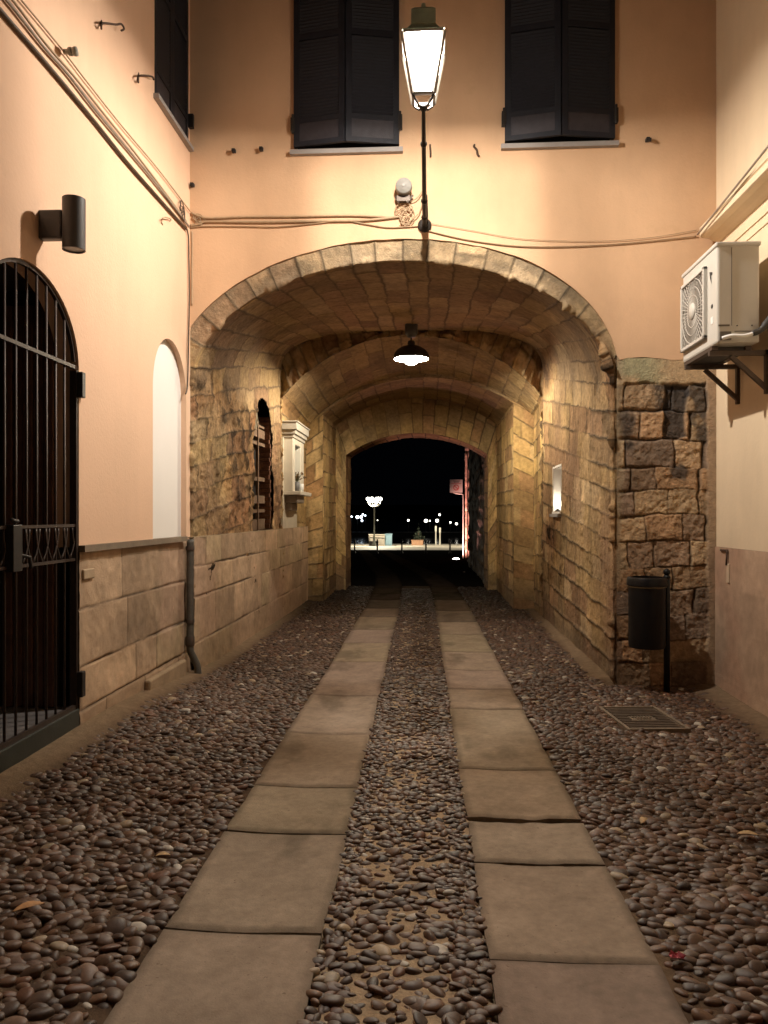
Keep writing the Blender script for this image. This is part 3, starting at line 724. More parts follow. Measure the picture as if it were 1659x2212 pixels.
lk = MB(); lk.box((XL-.05, 4.40, 1.36), (XL+.03, 4.50, 1.64)); lk.tube([(XL, 4.50, 1.66), (XL+.02, 4.40, 1.67), (XL+.05, 4.36, 1.66)], .012); lk.tube([(XL+.0, 4.50, 1.46), (XL+.03, 4.58, 1.44), (XL+.03, 4.60, 1.37)], .012)
lk.build('lock', iron, gate, bevel=.006)
for z in (2.62, .50): MB().box((XL-.03, 5.29, z-.09), (XL+.035, 5.345, z+.09)).build('gate_hinge', iron, gate, bevel=.006)
MB().box((XL-.05, 4.04, .05), (XL+.01, 5.30, .33)).build('kick_plate', greenplate, gate, bevel=.004)

# ================================================================== CREAM HOUSE on the right
right = thing('cream_house', (XW, 4.5, 0), 'cream plastered house with brown dado and moulded string course', 'building')
ZR = 1.385
MB().loops([[(-1.5, ZR), (YF, ZR), (YF, 9.0), (-1.5, 9.0)]], lambda p: (XW, p[0], p[1]), [.1], (1, 0, 0)).build('plaster_wall', cream, right)
def rdado():
    yy = np.linspace(-1.5, YF-.02, 380); zz = np.linspace(-.2, ZR, 80); Y, Z = np.meshgrid(yy, zz, indexing='ij')
    e, h1, h2, wv = masonry(Z, Y, 81, [-.6, .12, .62, 1.0, 1.8], .95, .006, .006)
    disp = (1-e)*.004+(fbm(Y*9, Z*9, 82, 4)-.5)*.008
    c = np.array([.46,.325,.225])*(.88+.2*h1[..., None])*(.85+.3*fbm(Y*5, Z*5, 83, 4)[..., None])
    c = blend(c, np.array([.54,.40,.28]), (1-e)*.6); c = blend(c, np.array([.42,.25,.17]), sm(.45, .65, fbm(Y*1.2, Z*1.2, 84, 3))*.5)
    sheet('painted_dado', np.stack([np.full_like(Y, XW-.012), Y, Z], -1), disp, c, ashlar, right, flip=True)
rdado()
cp = [(0,4.16),(-.012,4.16),(-.012,4.172),(0,4.172),(0,4.25),(-.014,4.25),(-.014,4.265),(0,4.265),(0,4.375),(-.02,4.385),(-.06,4.40),(-.11,4.425),(-.165,4.43),(-.185,4.44),(-.185,4.495),(-.175,4.505),(-.19,4.515),(-.19,4.53),(-.17,4.545),(0,4.58)]
def extr(prof, y0, y1, x):
    n = len(prof); prof = [(a if a else .02, z) for a, z in prof]; vs = [(x+a, y0, z) for a, z in prof]+[(x+a, y1, z) for a, z in prof]
    return MB().add(vs, [(i, (i+1) % n, n+(i+1) % n, n+i) for i in range(n)]+[tuple(range(n)), tuple(range(2*n-1, n-1, -1))])
extr(cp, -1.5, YF-.10, XW).build('string_course', cream, right)
hk = MB(); hk.tube([(XW-.02, 7.66, 1.355), (XW-.03, 7.48, 1.36)], .011); hk.tube([(XW-.03, 7.48, 1.37), (XW-.03, 7.50, 1.22)], .009)
hkt = tag(hk.build('wall_hook', rust, None, True), 'bent iron door hook at the top of the brown dado beside the pillar', 'hook')
pl = MB().box((XW-.024, 7.455, 1.05), (XW-.012, 7.52, 1.235)).build('latch_plate', mat('bare_plaster', (.55,.43,.30), .9, var=.2), None, bevel=.006)
tag(pl, 'small pale plate with a screw hole under the bent hook', 'plate')

# ================================================================== STREET LANTERN on its bracket
LY, LX, ZB = 6.35, -.05, 5.60
lan = thing('street_lantern', (LX, YF, 4.64), 'lit four sided street lantern on a long dark bracket above the arch', 'street lamp')
arm = [Vector((LX, YF-.01, 4.63)), Vector((LX, YF-.12, 4.66)), Vector((LX, 7.35, 4.74)), Vector((LX, 6.9, 4.84)), Vector((LX, 6.55, 4.93)), Vector((LX, 6.38, 5.00)), Vector((LX, LY, 5.07))]
def smooth(pts, n=6):
    out = []
    for i in range(len(pts)-1):
        a = pts[max(i-1,0)]; b = pts[i]; c = pts[i+1]; d = pts[min(i+2,len(pts)-1)]
        for k in range(n):
            t = k/n; out.append(.5*((2*b)+(c-a)*t+(2*a-5*b+4*c-d)*t*t+(3*b-a-3*c+d)*t**3))
    return out+[pts[-1]]
A = smooth(arm); nA = len(A)
MB().tube(A, [.026-.012*i/nA for i in range(nA)], 12).build('bracket_arm', iron, lan, True)
sl = MB()
for q in (3, 7, 11, 22): MB().ball(A[q], .034 if q < 20 else .030, 8).build('bracket_collar', iron, lan, True)
sl.tube([A[1]+Vector((.03,0,.0)), A[4]+Vector((.028,0,.02)), A[8]+Vector((.026,0,.01)), A[12]+Vector((.02,0,.01))], .010, 6)
sl.build('lamp_cable', iron, lan, True)
MB().lathe([(.001,0),(.07,0),(.07,.02),(.03,.03)], (LX, YF-.024, 4.64), 16, 'y', Matrix.Scale(-1, 4, (0,1,0))).build('wall_plate', iron, lan, True)
fr = MB(); zb, zt, rb, rt = 5.13, 5.585, .085, .165
for sx in (-1, 1):
    for sy in (-1, 1): fr.bar((LX+sx*rb, LY+sy*rb, zb), (LX+sx*rt, LY+sy*rt, zt), .026, .026)
for z, r in ((zb, rb), (zt+.005, rt)):
    for a, b in (((-1,-1),(1,-1)), ((1,-1),(1,1)), ((1,1),(-1,1)), ((-1,1),(-1,-1))):
        fr.bar((LX+a[0]*r, LY+a[1]*r, z), (LX+b[0]*r, LY+b[1]*r, z), .022, .022)
fr.build('lantern_frame', mat('lantern_metal', (.30,.28,.25), .5, .2), lan)
cu = MB()
for k in range(4):
    a = PI/4+k*PI/2; d = Vector((math.cos(a), math.sin(a), 0)); o = Vector((LX, LY, 0))
    cu.tube([o+d*.018+Vector((0,0,5.06)), o+d*.05+Vector((0,0,5.06)), o+d*.10+Vector((0,0,5.10)), o+d*rb*1.414+Vector((0,0,zb))], .010, 6)
cu.lathe([(.02,0),(.035,.02),(.02,.045),(.012,.06)], (LX, LY, 5.03), 12); cu.build('lantern_cradle', iron, lan, True)
g = MB(); r0, r1 = rb-.004, rt-.004
for a, b in (((-1,-1),(1,-1)), ((1,-1),(1,1)), ((1,1),(-1,1)), ((-1,1),(-1,-1))):
    g.add([(LX+a[0]*r0, LY+a[1]*r0, zb+.08), (LX+b[0]*r0, LY+b[1]*r0, zb+.08), (LX+b[0]*r1, LY+b[1]*r1, zt), (LX+a[0]*r1, LY+a[1]*r1, zt)], [(0,1,2,3)])
g.build('lantern_glass', glow_glass('lantern_pane', (1,.90,.78), 46, .45), lan)
cp_ = MB(); cp_.lathe([(.24,0),(.235,.012),(.19,.03),(.155,.07),(.14,.09),(.14,.21),(.10,.24),(.03,.27),(.02,.31),(.001,.32)], (LX, LY, 5.602), 4, M=Matrix.Rotation(PI/4, 4, 'Z'))
cp_.build('lantern_cap', mat('green_copper', (.33,.42,.33), .6, .2, var=.3), lan)
MB().lathe([(.001,.0),(.05,.01),(.075,.06),(.08,.12),(.06,.19),(.03,.23)], (LX, LY, 5.34), 20).build('lamp_bulb', glow_glass('lantern_bulb', (1,.95,.85), 60, .5), lan, True)
def light(name, kind, loc, power, col, size=.05, parent=None, **kw):
    d = bpy.data.lights.new(name, kind); d.energy = power; d.color = col; d.shadow_soft_size = size
    for k, v in kw.items(): setattr(d, k, v)
    o = bpy.data.objects.new(name, d); C.objects.link(o); o.location = loc
    if parent is not None: put(o, parent)
    return o
KEY = (1, .895, .78)
sl_ = light('street_light', 'POINT', (LX, LY, ZB-.004), 2000, KEY, .035, lan)
# the luminaire throws most of its light downwards
sl_.data.use_nodes = True; nt = sl_.data.node_tree; em = nt.nodes['Emission']
tcn = nt.nodes.new('ShaderNodeTexCoord'); sx_ = nt.nodes.new('ShaderNodeSeparateXYZ'); mr = nt.nodes.new('ShaderNodeMapRange'); mr.interpolation_type = 'SMOOTHSTEP'
mr.inputs['From Min'].default_value = -.15; mr.inputs['From Max'].default_value = -.85; mr.inputs['To Min'].default_value = .46; mr.inputs['To Max'].default_value = 1.0
nt.links.new(tcn.outputs['Normal'], sx_.inputs[0]); nt.links.new(sx_.outputs['Z'], mr.inputs['Value']); hs = nt.nodes.new('ShaderNodeMapRange'); hs.interpolation_type = 'SMOOTHSTEP'      # output towards the facade turned down, added to limit its brightness
hs.inputs['From Min'].default_value = .50; hs.inputs['From Max'].default_value = .95; hs.inputs['To Min'].default_value = 1; hs.inputs['To Max'].default_value = .42
nt.links.new(sx_.outputs['Y'], hs.inputs['Value']); mm_ = nt.nodes.new('ShaderNodeMath'); mm_.operation = 'MULTIPLY'
nt.links.new(mr.outputs['Result'], mm_.inputs[0]); nt.links.new(hs.outputs['Result'], mm_.inputs[1]); nt.links.new(mm_.outputs[0], em.inputs['Strength'])

# ================================================================== PENDANT in the passage
PX, PY, PZ = -.285, 12.0, 4.13
pen = thing('pendant_lamp', (PX, PY, PZ+.6), 'lit dark dome pendant lamp hanging from the crown of the vault', 'lamp')
dome = [(.285*math.sin(PI/2*k/12)+.001, .215*math.cos(PI/2*k/12)) for k in range(13)]
MB().lathe(dome+[(.275, -.004)], (PX, PY, PZ), 40).build('lamp_shade', iron, pen, True)
MB().lathe([(.268*math.sin(PI/2*k/12)+.001, .20*math.cos(PI/2*k/12)) for k in range(12, -1, -1)], (PX, PY, PZ), 40).build('reflector', whitecer, pen, True)
MB().lathe([(.001,.28),(.05,.28),(.06,.24),(.045,.20),(.001,.20)], (PX, PY, PZ), 16).build('lamp_holder', iron, pen, True)
MB().tube([(PX, PY, PZ+.27), (PX, PY, PZ+.56)], .014).build('rod', iron, pen, True)
MB().lathe([(.001,.58),(.10,.58),(.10,.40),(.06,.34),(.001,.33)], (PX, PY, PZ), 20).build('ceiling_rose', greyp, pen, True)
MB().ball((PX, PY, PZ-.005), .115, 12, (1,1,.8)).build('lamp_bulb', glow_glass('pendant_glow', (1,.94,.84), 120, .2), pen, True)
pl_ = light('pendant_light', 'POINT', (PX, PY, PZ+.045), 850, (1,.86,.64), .05, pen)
# upright lamp: strong sideways, weak straight down
pl_.data.use_nodes = True; nt = pl_.data.node_tree; em = nt.nodes['Emission']
tcn = nt.nodes.new('ShaderNodeTexCoord'); sx_ = nt.nodes.new('ShaderNodeSeparateXYZ'); mr = nt.nodes.new('ShaderNodeMapRange'); mr.interpolation_type = 'SMOOTHSTEP'; ab = nt.nodes.new('ShaderNodeMath'); ab.operation = 'ABSOLUTE'
mr.inputs['From Min'].default_value = .35; mr.inputs['From Max'].default_value = .92; mr.inputs['To Min'].default_value = 1; mr.inputs['To Max'].default_value = .13
nt.links.new(tcn.outputs['Normal'], sx_.inputs[0]); nt.links.new(sx_.outputs['Z'], ab.inputs[0]); nt.links.new(ab.outputs[0], mr.inputs['Value']); nt.links.new(mr.outputs['Result'], em.inputs['Strength'])
light('votive_light', 'POINT', (XR+.04, 11.50, 1.93), 4, (1,.86,.62), .03, vot)

# ================================================================== SCONCE on the left wall
scn_y = 4.78; zc = 3.555
sco = thing('wall_sconce', (XL, scn_y, zc), 'unlit dark grey cylinder wall sconce above the gate', 'wall lamp')
MB().box((XL-.005, scn_y-.035, zc-.10), (XL+.15, scn_y+.035, zc+.085)).build('sconce_arm', greyp, sco, bevel=.012)
cx_ = XL+.215
MB().lathe([(.001,-.158),(.062,-.158),(.062,-.167),(.071,-.167),(.071,.16),(.06,.163),(.06,.15),(.001,.15)], (cx_, scn_y, zc), 36).build('sconce_body', greyp, sco, True, sharp=40)
MB().lathe([(.001,-.160),(.060,-.160)], (cx_, scn_y, zc), 30).build('sconce_lens', mat('dim_lens', (.28,.26,.24), .3), sco)

# ================================================================== CABLES
def cable(label, pts, r, m, sag=0.0, n=7):
    pts = [Vector(p) for p in pts]; P = smooth(pts, n)
    if sag:
        for i, p in enumerate(P): p.z -= sag*math.sin(PI*i/(len(P)-1))
    c = MB().tube(P, r, 7).build('cable', m, None, True); tag(c, label, 'cable', 'cables clipped along the walls'); return c
def LW(x, y, o=.02): return atX(x, y, XL+o)
def FW(x, y, o=.035): return atY(x, y, YF-o)
def RW(x, y, o=.02): return atX(x, y, XW-o)
cable('thick dark brown cable, lowest of the bundle on the peach wall', [LW(-60,-58), LW(0,21), LW(100,137), LW(199,256), LW(270,345), LW(330,414), LW(380,470), LW(403,495)], .013, cab_dark)
cable('grey cable in the middle of the bundle on the peach wall', [LW(-50,-68), LW(14,0), LW(96,103), LW(149,163), LW(213,246), LW(320,375), LW(391,466), LW(408,490)], .011, cab_grey)
cable('pale twisted cable hugging the grey one on the peach wall', [LW(-40,-75), LW(27,0), LW(100,96), LW(160,165), LW(222,243), LW(290,328), LW(352,410), LW(402,478)], .009, cab_pale)
cable('thin upper wire running separately above the bundle on the peach wall', [LW(-20,-80), LW(46,0), LW(131,103), LW(195,186), LW(268,278), LW(341,365), LW(411,457)], .006, cab_pale)
cable('upper cable along the ochre wall from the corner to the round siren', [FW(413,460), FW(446,471), FW(520,469), FW(640,468), FW(760,466), FW(850,470)], .011, cab_pale)
cable('lower paired cable along the ochre wall below the upper one', [FW(411,488), FW(432,484), FW(450,479), FW(560,480), FW(680,478), FW(790,476), FW(865,468)], .014, cab_pale)
cable('thin slack cable drooping under the pair on the ochre wall', [FW(411,492), FW(440,489), FW(520,489), FW(600,490), FW(680,483), FW(740,477), FW(790,484), FW(835,491), FW(880,490), FW(912,487)], .006, cab_pale)
cable('sagging cable from the lantern bracket to the cream house', [FW(920,497), FW(1000,516), FW(1100,530), FW(1200,533), FW(1320,528), FW(1430,518), FW(1504,510)], .006, cab_pale)
cable('hair thin wire above the sagging cable right of the lantern', [FW(925,482), FW(1020,498), FW(1130,516), FW(1280,521), FW(1400,514), FW(1505,497)], .003, cab_pale)
cable('dark drop cable down the corner, left of two', [LW(402,490), LW(407,512), LW(408,560), LW(409,640), LW(407,740), LW(405,830), LW(401,851)], .008, cab_dark)
cable('pale drop cable in the corner, right of two', [FW(414,500,.02), FW(415,520,.02), FW(414.5,600,.02), FW(414.5,660,.02)], .010, cab_pale)
cable('cable strapped along the top of the string course of the cream house', [RW(1507,506,.22), atX(1600,390,XW-.22), atX(1700,265,XW-.22)], .010, cab_grey)
# knots of spare wire
def tangle(label, c, r, n, seed, m, plane):
    q = random.Random(seed); b = MB()
    for k in range(n):
        cx0 = Vector(c); p = []
        ph = q.random()*6; rx = r*q.uniform(.5, 1.1); ry = r*q.uniform(.5, 1.1); ox = q.uniform(-.5,.5)*r; oz = q.uniform(-.5,.5)*r
        for i in range(15):
            a = ph+i*PI*2/15*q.uniform(.95, 1.05)*.85
            v = Vector((ox+rx*math.cos(a), -.01*k/n-.005*q.random(), oz+ry*math.sin(a)))
            if plane == 'x': v = Vector((-v.y, v.x, v.z))
            p.append(cx0+v)
        b.tube(smooth(p, 3), .0045, 5)
    o = b.build('wire_tangle', m, None, True); return tag(o, label, 'cable', None)
tangle('tangle of spare wire under the round siren', FW(873, 468, .04), .075, 8, 5, cab_pale, 'y')
tangle('knot of spare wire in the corner between peach and ochre walls', FW(430, 474, .03), .045, 5, 8, cab_pale, 'y')
tangle('knot of cable ends on the peach wall close to the corner', LW(393, 455, .02), .07, 6, 9, cab_dark, 'x')
ins = MB(); p = LW(138, 112, .02)
ins.lathe([(.001,0),(.018,0),(.018,.03),(.028,.035),(.028,.055),(.02,.06),(.03,.07),(.03,.09),(.001,.10)], p, 14, 'x')
tag(ins.build('insulator', mat('glazed_insulator', (.36,.35,.30), .3), None, True), 'small glazed insulator carrying the upper wire on the peach wall', 'insulator')

# hooks and stays
def hook(label, pts, r=.008, m=rust):
    o = MB().tube(smooth([Vector(p) for p in pts], 4), r, 7).build('wall_hook', m, None, True); return tag(o, label, 'hook', 'iron hooks and stays on the walls')
hook('curled iron hook on the peach wall, highest and nearest', [LW(219,45,0), LW(219,62,.03), LW(222,50,.05), LW(250,53,.06), LW(262,52,.06), LW(268,62,.06), LW(262,66,.05)])
hook('iron shutter stay beside the left edge of the peach house window', [LW(299,158,0), LW(299,178,.02), LW(300,164,.05), LW(327,165,.05), LW(332,172,.04)])
hook('pale curled wire hook on the peach wall below the cable bundle', [LW(351,486,0), LW(349,474,.02), LW(357,470,.03), LW(369,473,.02), LW(367,478,.01)], .005, cab_pale)
def peg(label, x, y):
    p = FW(x, y, .0); b = MB(); b.box((p.x-.022, YF-.075, p.z-.015), (p.x+.016, YF-.018, p.z+.02)); b.box((p.x+.0, YF-.085, p.z-.03), (p.x+.026, YF-.06, p.z+.006))
    o = b.build('wall_peg', iron, None, bevel=.006); return tag(o, label, 'peg', 'iron hooks and stays on the walls')
peg('black iron peg on the ochre wall, farther from the left window', 508, 331)
peg('black iron peg on the ochre wall, nearer the left window', 567, 327)
peg('black iron peg to the right of the right hand facade window', 1397, 307)
peg('tiny black peg in the ochre wall beside the corner with the peach house', 419, 404)
hook('short straight shutter stay just right of the lantern bracket', [FW(929,313,.02), FW(929,316,.04), FW(930,326,.045), FW(930,339,.04)], .010)
hook('zigzag shutter stay between the lantern and the right window', [FW(1025,313,.02), FW(1024,317,.045), FW(1030,324,.045), FW(1031,332,.045), FW(1035,338,.03)], .011)

# siren / beacon
sp = FW(873, 413, .0)
sir = thing('siren', (sp.x, YF-.02, sp.z), 'round ribbed grey siren on a small bracket left of the lantern arm', 'siren')
MB().lathe([(.001,-.13),(.025,-.132),(.03,-.12),(.05,-.128),(.055,-.115),(.072,-.118),(.082,-.10),(.085,-.06),(.06,-.03),(.05,0)], (sp.x, YF-.03, sp.z), 32, 'y').build('siren_horn', mat('siren_plastic', (.24,.23,.21), .5, var=.1), sir, True)
q = MB(); q.box((sp.x-.07, YF-.09, sp.z-.135), (sp.x+.06, YF-.025, sp.z-.075)); q.bar((sp.x-.08, YF-.06, sp.z-.08), (sp.x-.05, YF-.08, sp.z-.15), .02); q.bar((sp.x+.09, YF-.06, sp.z-.07), (sp.x+.03, YF-.08, sp.z-.15), .02)
q.build('siren_bracket', steel, sir)
q = MB()
for s in (-1, 1): q.tube(smooth([Vector((sp.x+s*.03, YF-.05, sp.z-.14)), Vector((sp.x+s*.085, YF-.06, sp.z-.19)), Vector((sp.x+s*.07, YF-.05, sp.z-.25)), Vector((sp.x+s*.01, YF-.05, sp.z-.29))]), .006, 6)
q.tube(smooth([Vector((sp.x+.06, YF-.05, sp.z-.13)), Vector((sp.x+.13, YF-.06, sp.z-.10)), Vector((sp.x+.19, YF-.06, sp.z-.02))]), .005, 6)
q.tube(smooth([Vector((sp.x+.06, YF-.05, sp.z-.33)), Vector((sp.x+.15, YF-.06, sp.z-.25)), Vector((sp.x+.20, YF-.06, sp.z-.1))]), .005, 6)
q.build('siren_cable', cab_pale, sir, True)

# drain pipe
dp = MB(); yp = 7.67; xp = XL+.055
dp.tube(smooth([Vector((xp, yp, ZD-.02)), Vector((xp, yp, 1.1)), Vector((xp, yp, .55)), Vector((xp, yp, .34)), Vector((xp+.03, yp+.03, .24)), Vector((xp+.06, yp+.05, .15)), Vector((xp+.07, yp+.05, .02))]), .036, 12)
dpo = dp.build('drain_pipe', mat('drain_paint', (.10,.09,.075), .6, var=.35, vscale=12, bump=.2), None, True); tag(dpo, 'dull grey drain pipe with kinked foot at the end of the stone dado', 'drain pipe')
for z in (1.36, .62): MB().lathe([(.044,-.02),(.046,0),(.044,.02)], (xp, yp, z), 14).build('pipe_clamp', steel, dpo, True)
MB().lathe([(.042,-.05),(.046,-.04),(.046,.04),(.042,.05)], (xp, yp, .42), 14).build('pipe_collar', steel, dpo, True)

# ================================================================== AIR CONDITIONER
ax0, ax1, ay0, ay1, az0, az1 = 2.37, 2.715, 6.50, 7.36, 3.12, 3.945
ac = thing('air_conditioner', (ax0, ay0, az0), 'white outdoor air conditioner unit high on the cream wall', 'air conditioner')
MB().box((ax0, ay0, az0), (ax1, ay1, az1)).build('casing', acm, ac, bevel=.018)
b = MB(); b.box((ax0-.012, ay0-.012, az1-.03), (ax1+.008, ay1+.012, az1+.008)); b.build('top_cover', acm, ac, bevel=.012)
gy0, gy1, gz0_, gz1_ = 6.72, 7.33, az0+.09, az1-.12
b = MB()
for lo, hi in (((gy0,gz0_),(gy0+.03,gz1_)), ((gy1-.03,gz0_),(gy1,gz1_)), ((gy0,gz0_),(gy1,gz0_+.03)), ((gy0,gz1_-.03),(gy1,gz1_))): b.box((ax0-.035, lo[0], lo[1]), (ax0+.001, hi[0], hi[1]))
gc = ((gy0+gy1)/2, (gz0_+gz1_)/2)
gr_ = b.build('grille_frame', acm, ac, bevel=.006)
MB().box((ax0-.006, gy0+.03, gz0_+.03), (ax0-.003, gy1-.03, gz1_-.03)).build('fan_opening', mat('fan_shadow', (.20,.185,.165), .7, var=.2), ac)
b = MB()
for k in range(44):
    a = 2*PI*k/44; R = .40; y = gc[0]+R*math.cos(a); z = gc[1]+R*math.sin(a)
    t = min(1, (gy1-.03-gc[0])/max(1e-6, abs(R*math.cos(a))), (gz1_-.03-gc[1])/max(1e-6, abs(R*math.sin(a))))
    b.bar((ax0-.022, gc[0]+.07*math.cos(a), gc[1]+.07*math.sin(a)), (ax0-.02, gc[0]+R*t*math.cos(a), gc[1]+R*t*math.sin(a)), .006, .006)
for r in (.14, .21, .28): b.tube([(ax0-.022, gc[0]+r*math.cos(2*PI*k/32), gc[1]+r*math.sin(2*PI*k/32)) for k in range(33)], .004, 5, False)
b.build('fan_grille', acgrey, ac)
MB().lathe([(.001,0),(.07,0),(.075,-.01),(.07,-.022),(.001,-.026)], (ax0-.014, gc[0], gc[1]), 24, 'x').build('grille_hub', acm, ac, True)
b = MB(); b.add([(ax0-.003, 6.665, 3.755), (ax0-.003, 6.60, 3.735), (ax0-.003, 6.60, 3.715), (ax0-.003, 6.63, 3.715), (ax0-.003, 6.615, 3.64), (ax0-.003, 6.655, 3.70)], [(0,1,2,3,5), (3,4,5)]); b.build('badge', acdark, ac)
MB().lathe([(.001,0),(.017,0),(.019,.004)], (ax0-.005, 6.61, 3.45), 16, 'x').build('dark_emblem', acdark, ac)
MB().box((ax0-.004, 6.585, 3.30), (ax0+.001, 6.635, 3.36)).build('sticker', whitecer, ac)
b = MB(); b.box((ax0+.115, ay0-.004, az0+.14), (ax0+.119, ay0+.001, az1-.04)); b.box((ax0+.01, ay0-.004, az0+.135), (ax0+.10, ay0+.001, az0+.15)); b.box((ax0+.02, ay0-.012, az0+.02), (ax0+.11, ay0+.001, az0+.09)); b.box((ax0+.14, ay0-.004, az0+.09), (ax1-.02, ay0+.001, az0+.096))
b.build('side_panel_seam', mat('seam_dark', (.12,.10,.08), .7), ac)
for x in (.16, .28): MB().ball((ax0+x, ay0-.003, az0+.14), .006, 6).build('screw', acdark, ac)
brk = thing('wall_bracket', (XW, 6.9, 3.05), 'pair of dark steel brackets carrying the air conditioner', 'bracket')
for y in (6.66, 7.27):
    b = MB(); b.box((ax0-.01, y-.02, 3.045), (XW-.002, y+.02, 3.085)); b.bar((ax0+.17, y, 3.04), (XW-.01, y, 2.76), .035, .035); b.box((XW-.03, y-.02, 2.72), (XW-.002, y+.02, 3.09))
    b.build('bracket_arm', steel, brk)
MB().box((ax0+.0, 6.62, 3.086), (ax0+.05, 7.33, 3.118)).build('rail', steel, brk); MB().box((XW-.20, 6.62, 3.086), (XW-.15, 7.33, 3.118)).build('rail', steel, brk)
b = MB(); b.box((ax0+.055, 6.64, 3.09), (XW-.205, 7.31, 3.112)); b.build('drip_tray', acdark, brk)
pw = smooth([Vector((ax0+.03, ay0-.03, az0+.03)), Vector((ax0+.10, ay0-.05, az0+.045)), Vector((ax0+.19, ay0-.06, az0+.04)), Vector((ax0+.27, ay0-.06, az0+.06))])
tag(MB().tube(pw, .016, 8).build('white_pipe', whitecer, None, True), 'short white pipe at the near foot of the air conditioner', 'pipe')
pi_ = smooth([Vector((ax0+.26, ay0-.06, az0+.06)), Vector((ax0+.33, ay0-.06, az0+.09)), Vector((ax0+.42, ay0-.05, az0+.20)), Vector((XW-.05, ay0-.05, az0+.30))])
tag(MB().tube(pi_, [.024]*8+[.034]*(len(pi_)-8), 10).build('insulated_pipe', acdark, None, True), 'black lagged pipe bundle from the air conditioner to the wall', 'pipe')

# ================================================================== LITTER BIN
bx, by = 2.10, 7.58; gb = gz(bx, by)
bn = thing('litter_bin', (2.295, 7.60, gb), 'black cylindrical litter bin on a post before the stone pillar', 'litter bin')
b = MB(); b.lathe([(.001,.44),(.165,.44),(.172,.46),(.172,1.03),(.160,1.03),(.155,.47),(.001,.46)], (bx, by, gb), 36); b.build('bin_body', binm, bn, True, sharp=40)
b = MB(); b.lathe([(.176,1.035),(.188,1.04),(.188,1.10),(.18,1.115),(.150,1.12),(.150,1.035)], (bx, by, gb), 36); b.build('bin_rim', binm, bn, True, sharp=40)
b = MB(); b.lathe([(.174,1.022),(.181,1.022),(.181,1.034),(.174,1.034)], (bx, by, gb), 36); b.build('rim_band', mat('brass_band', (.16,.13,.08), .35, .6), bn, True, sharp=40)
MB().tube([(2.295, 7.60, gb-.05), (2.295, 7.60, gb+1.13)], .030, 16).build('post', binm, bn, True)
b = MB(); b.ball((2.295, 7.60, gb+1.165), .034, 10); b.lathe([(.03,1.10),(.036,1.115),(.025,1.135)], (2.295, 7.60, gb), 14); b.build('finial', binm, bn, True)
for z in (.55, .90): MB().box((2.25, 7.585, gb+z), (2.29, 7.615, gb+z+.07)).build('clamp', binm, bn)

# ================================================================== WALL SHRINE
x0, x1 = XL+.005, XL+.185; sy0, sy1 = 12.83, 13.95
shr = thing('wall_shrine', (XL, 13.4, 1.5), 'white marble wall shrine with moulded cornice and shelf on the left passage wall', 'shrine')
cream_m = mat('cream_marble', (.70,.64,.54), .55, var=.1, vscale=6, bump=.06)
b = MB(); b.box((x0, sy0, 2.10), (x1, sy0+.22, 3.0)); b.box((x0, sy1-.36, 2.10), (x1, sy1, 3.0)); b.box((x0, sy0+.22, 2.90), (x1, sy1-.36, 3.0)); b.build('niche_frame', cream_m, shr, bevel=.01)
b = MB(); b.box((x0, sy0-.02, 3.0), (x1+.02, sy1+.02, 3.06)); b.box((x0, sy0-.05, 3.06), (x1+.05, sy1+.05, 3.13)); b.box((x0, sy0-.09, 3.13), (x1+.08, sy1+.09, 3.25)); b.box((x0, sy0-.11, 3.25), (x1+.10, sy1+.11, 3.275)); b.build('cornice', mat('grey_marble_cornice', (.52,.48,.42), .6, var=.12, vscale=7, bump=.08), shr, bevel=.008)
MB().box((x0, sy0+.2, 2.1), (x0+.03, sy1-.34, 2.95)).build('niche_back', mat('blue_niche', (.05,.13,.24), .5, var=.3, vscale=5), shr)
MB().box((x0, sy0-.02, 2.035), (XL+.32, sy1+.04, 2.10)).build('shelf', cream_m, shr, bevel=.01)
b = MB(); b.box((x0, sy0+.10, 1.90), (XL+.25, sy1-.35, 2.035)); b.box((x0, sy0+.14, 1.77), (XL+.14, sy1-.42, 1.90)); b.build('corbel', mat('dark_corbel', (.27,.22,.17), .7, var=.2, bump=.1), shr, bevel=.02)
MB().box((XL+.002, 12.74, ZD), (XL+.03, 14.1, 3.0)).build('plaster_panel', mat('pale_panel', (.58,.51,.40), .8, var=.14, vscale=4, bump=.15), shr)
def pot(name, label, x, y, r, h, m, prof=None):
    o = MB().lathe(prof or [(.001,0),(r*.8,0),(r,h*.5),(r*.95,h),(r*.8,h),(r*.8,h*.9),(.001,h*.9)], (x, y, 2.101), 18).build(name, m, None, True); return tag(o, label, 'pot' if 'pot' in name else 'vase')
vz = pot('flower_vase', 'slim grey vase of dried flowers on the shrine shelf', XL+.21, 13.10, .042, .17, mat('grey_vase', (.20,.20,.21), .4))
b = MB(); q = random.Random(4)
fl = MB()
for k in range(34):
    d = Vector((q.gauss(0,.07), q.gauss(.03,.08), q.uniform(.05,.17))); p0 = Vector((XL+.21, 13.10, 2.26)); p1 = p0+d
    b.tube([p0, p0+d*.5+Vector((0,0,.02)), p1], .003, 4)
    for m_ in range(3):
        u = Vector((q.gauss(0,1), q.gauss(0,1), q.gauss(0,1))).normalized()*.026; w = u.cross(Vector((q.random(),q.random(),1))).normalized()*.014
        fl.add([p1-u, p1+w, p1+u, p1-w], [(0,1,2,3)])
b.build('stem', mat('dry_stem', (.10,.09,.04), .8), vz); fl.build('blossom', mat('dry_blossom', (.33,.22,.12), .8, var=.6, vscale=40), vz)
pot('white_pot', 'small white pot at the near side of the grey vase', XL+.12, 12.98, .045, .13, whitecer)
pot('white_pot', 'white pot at the far side of the grey vase', XL+.24, 13.33, .05, .14, whitecer)

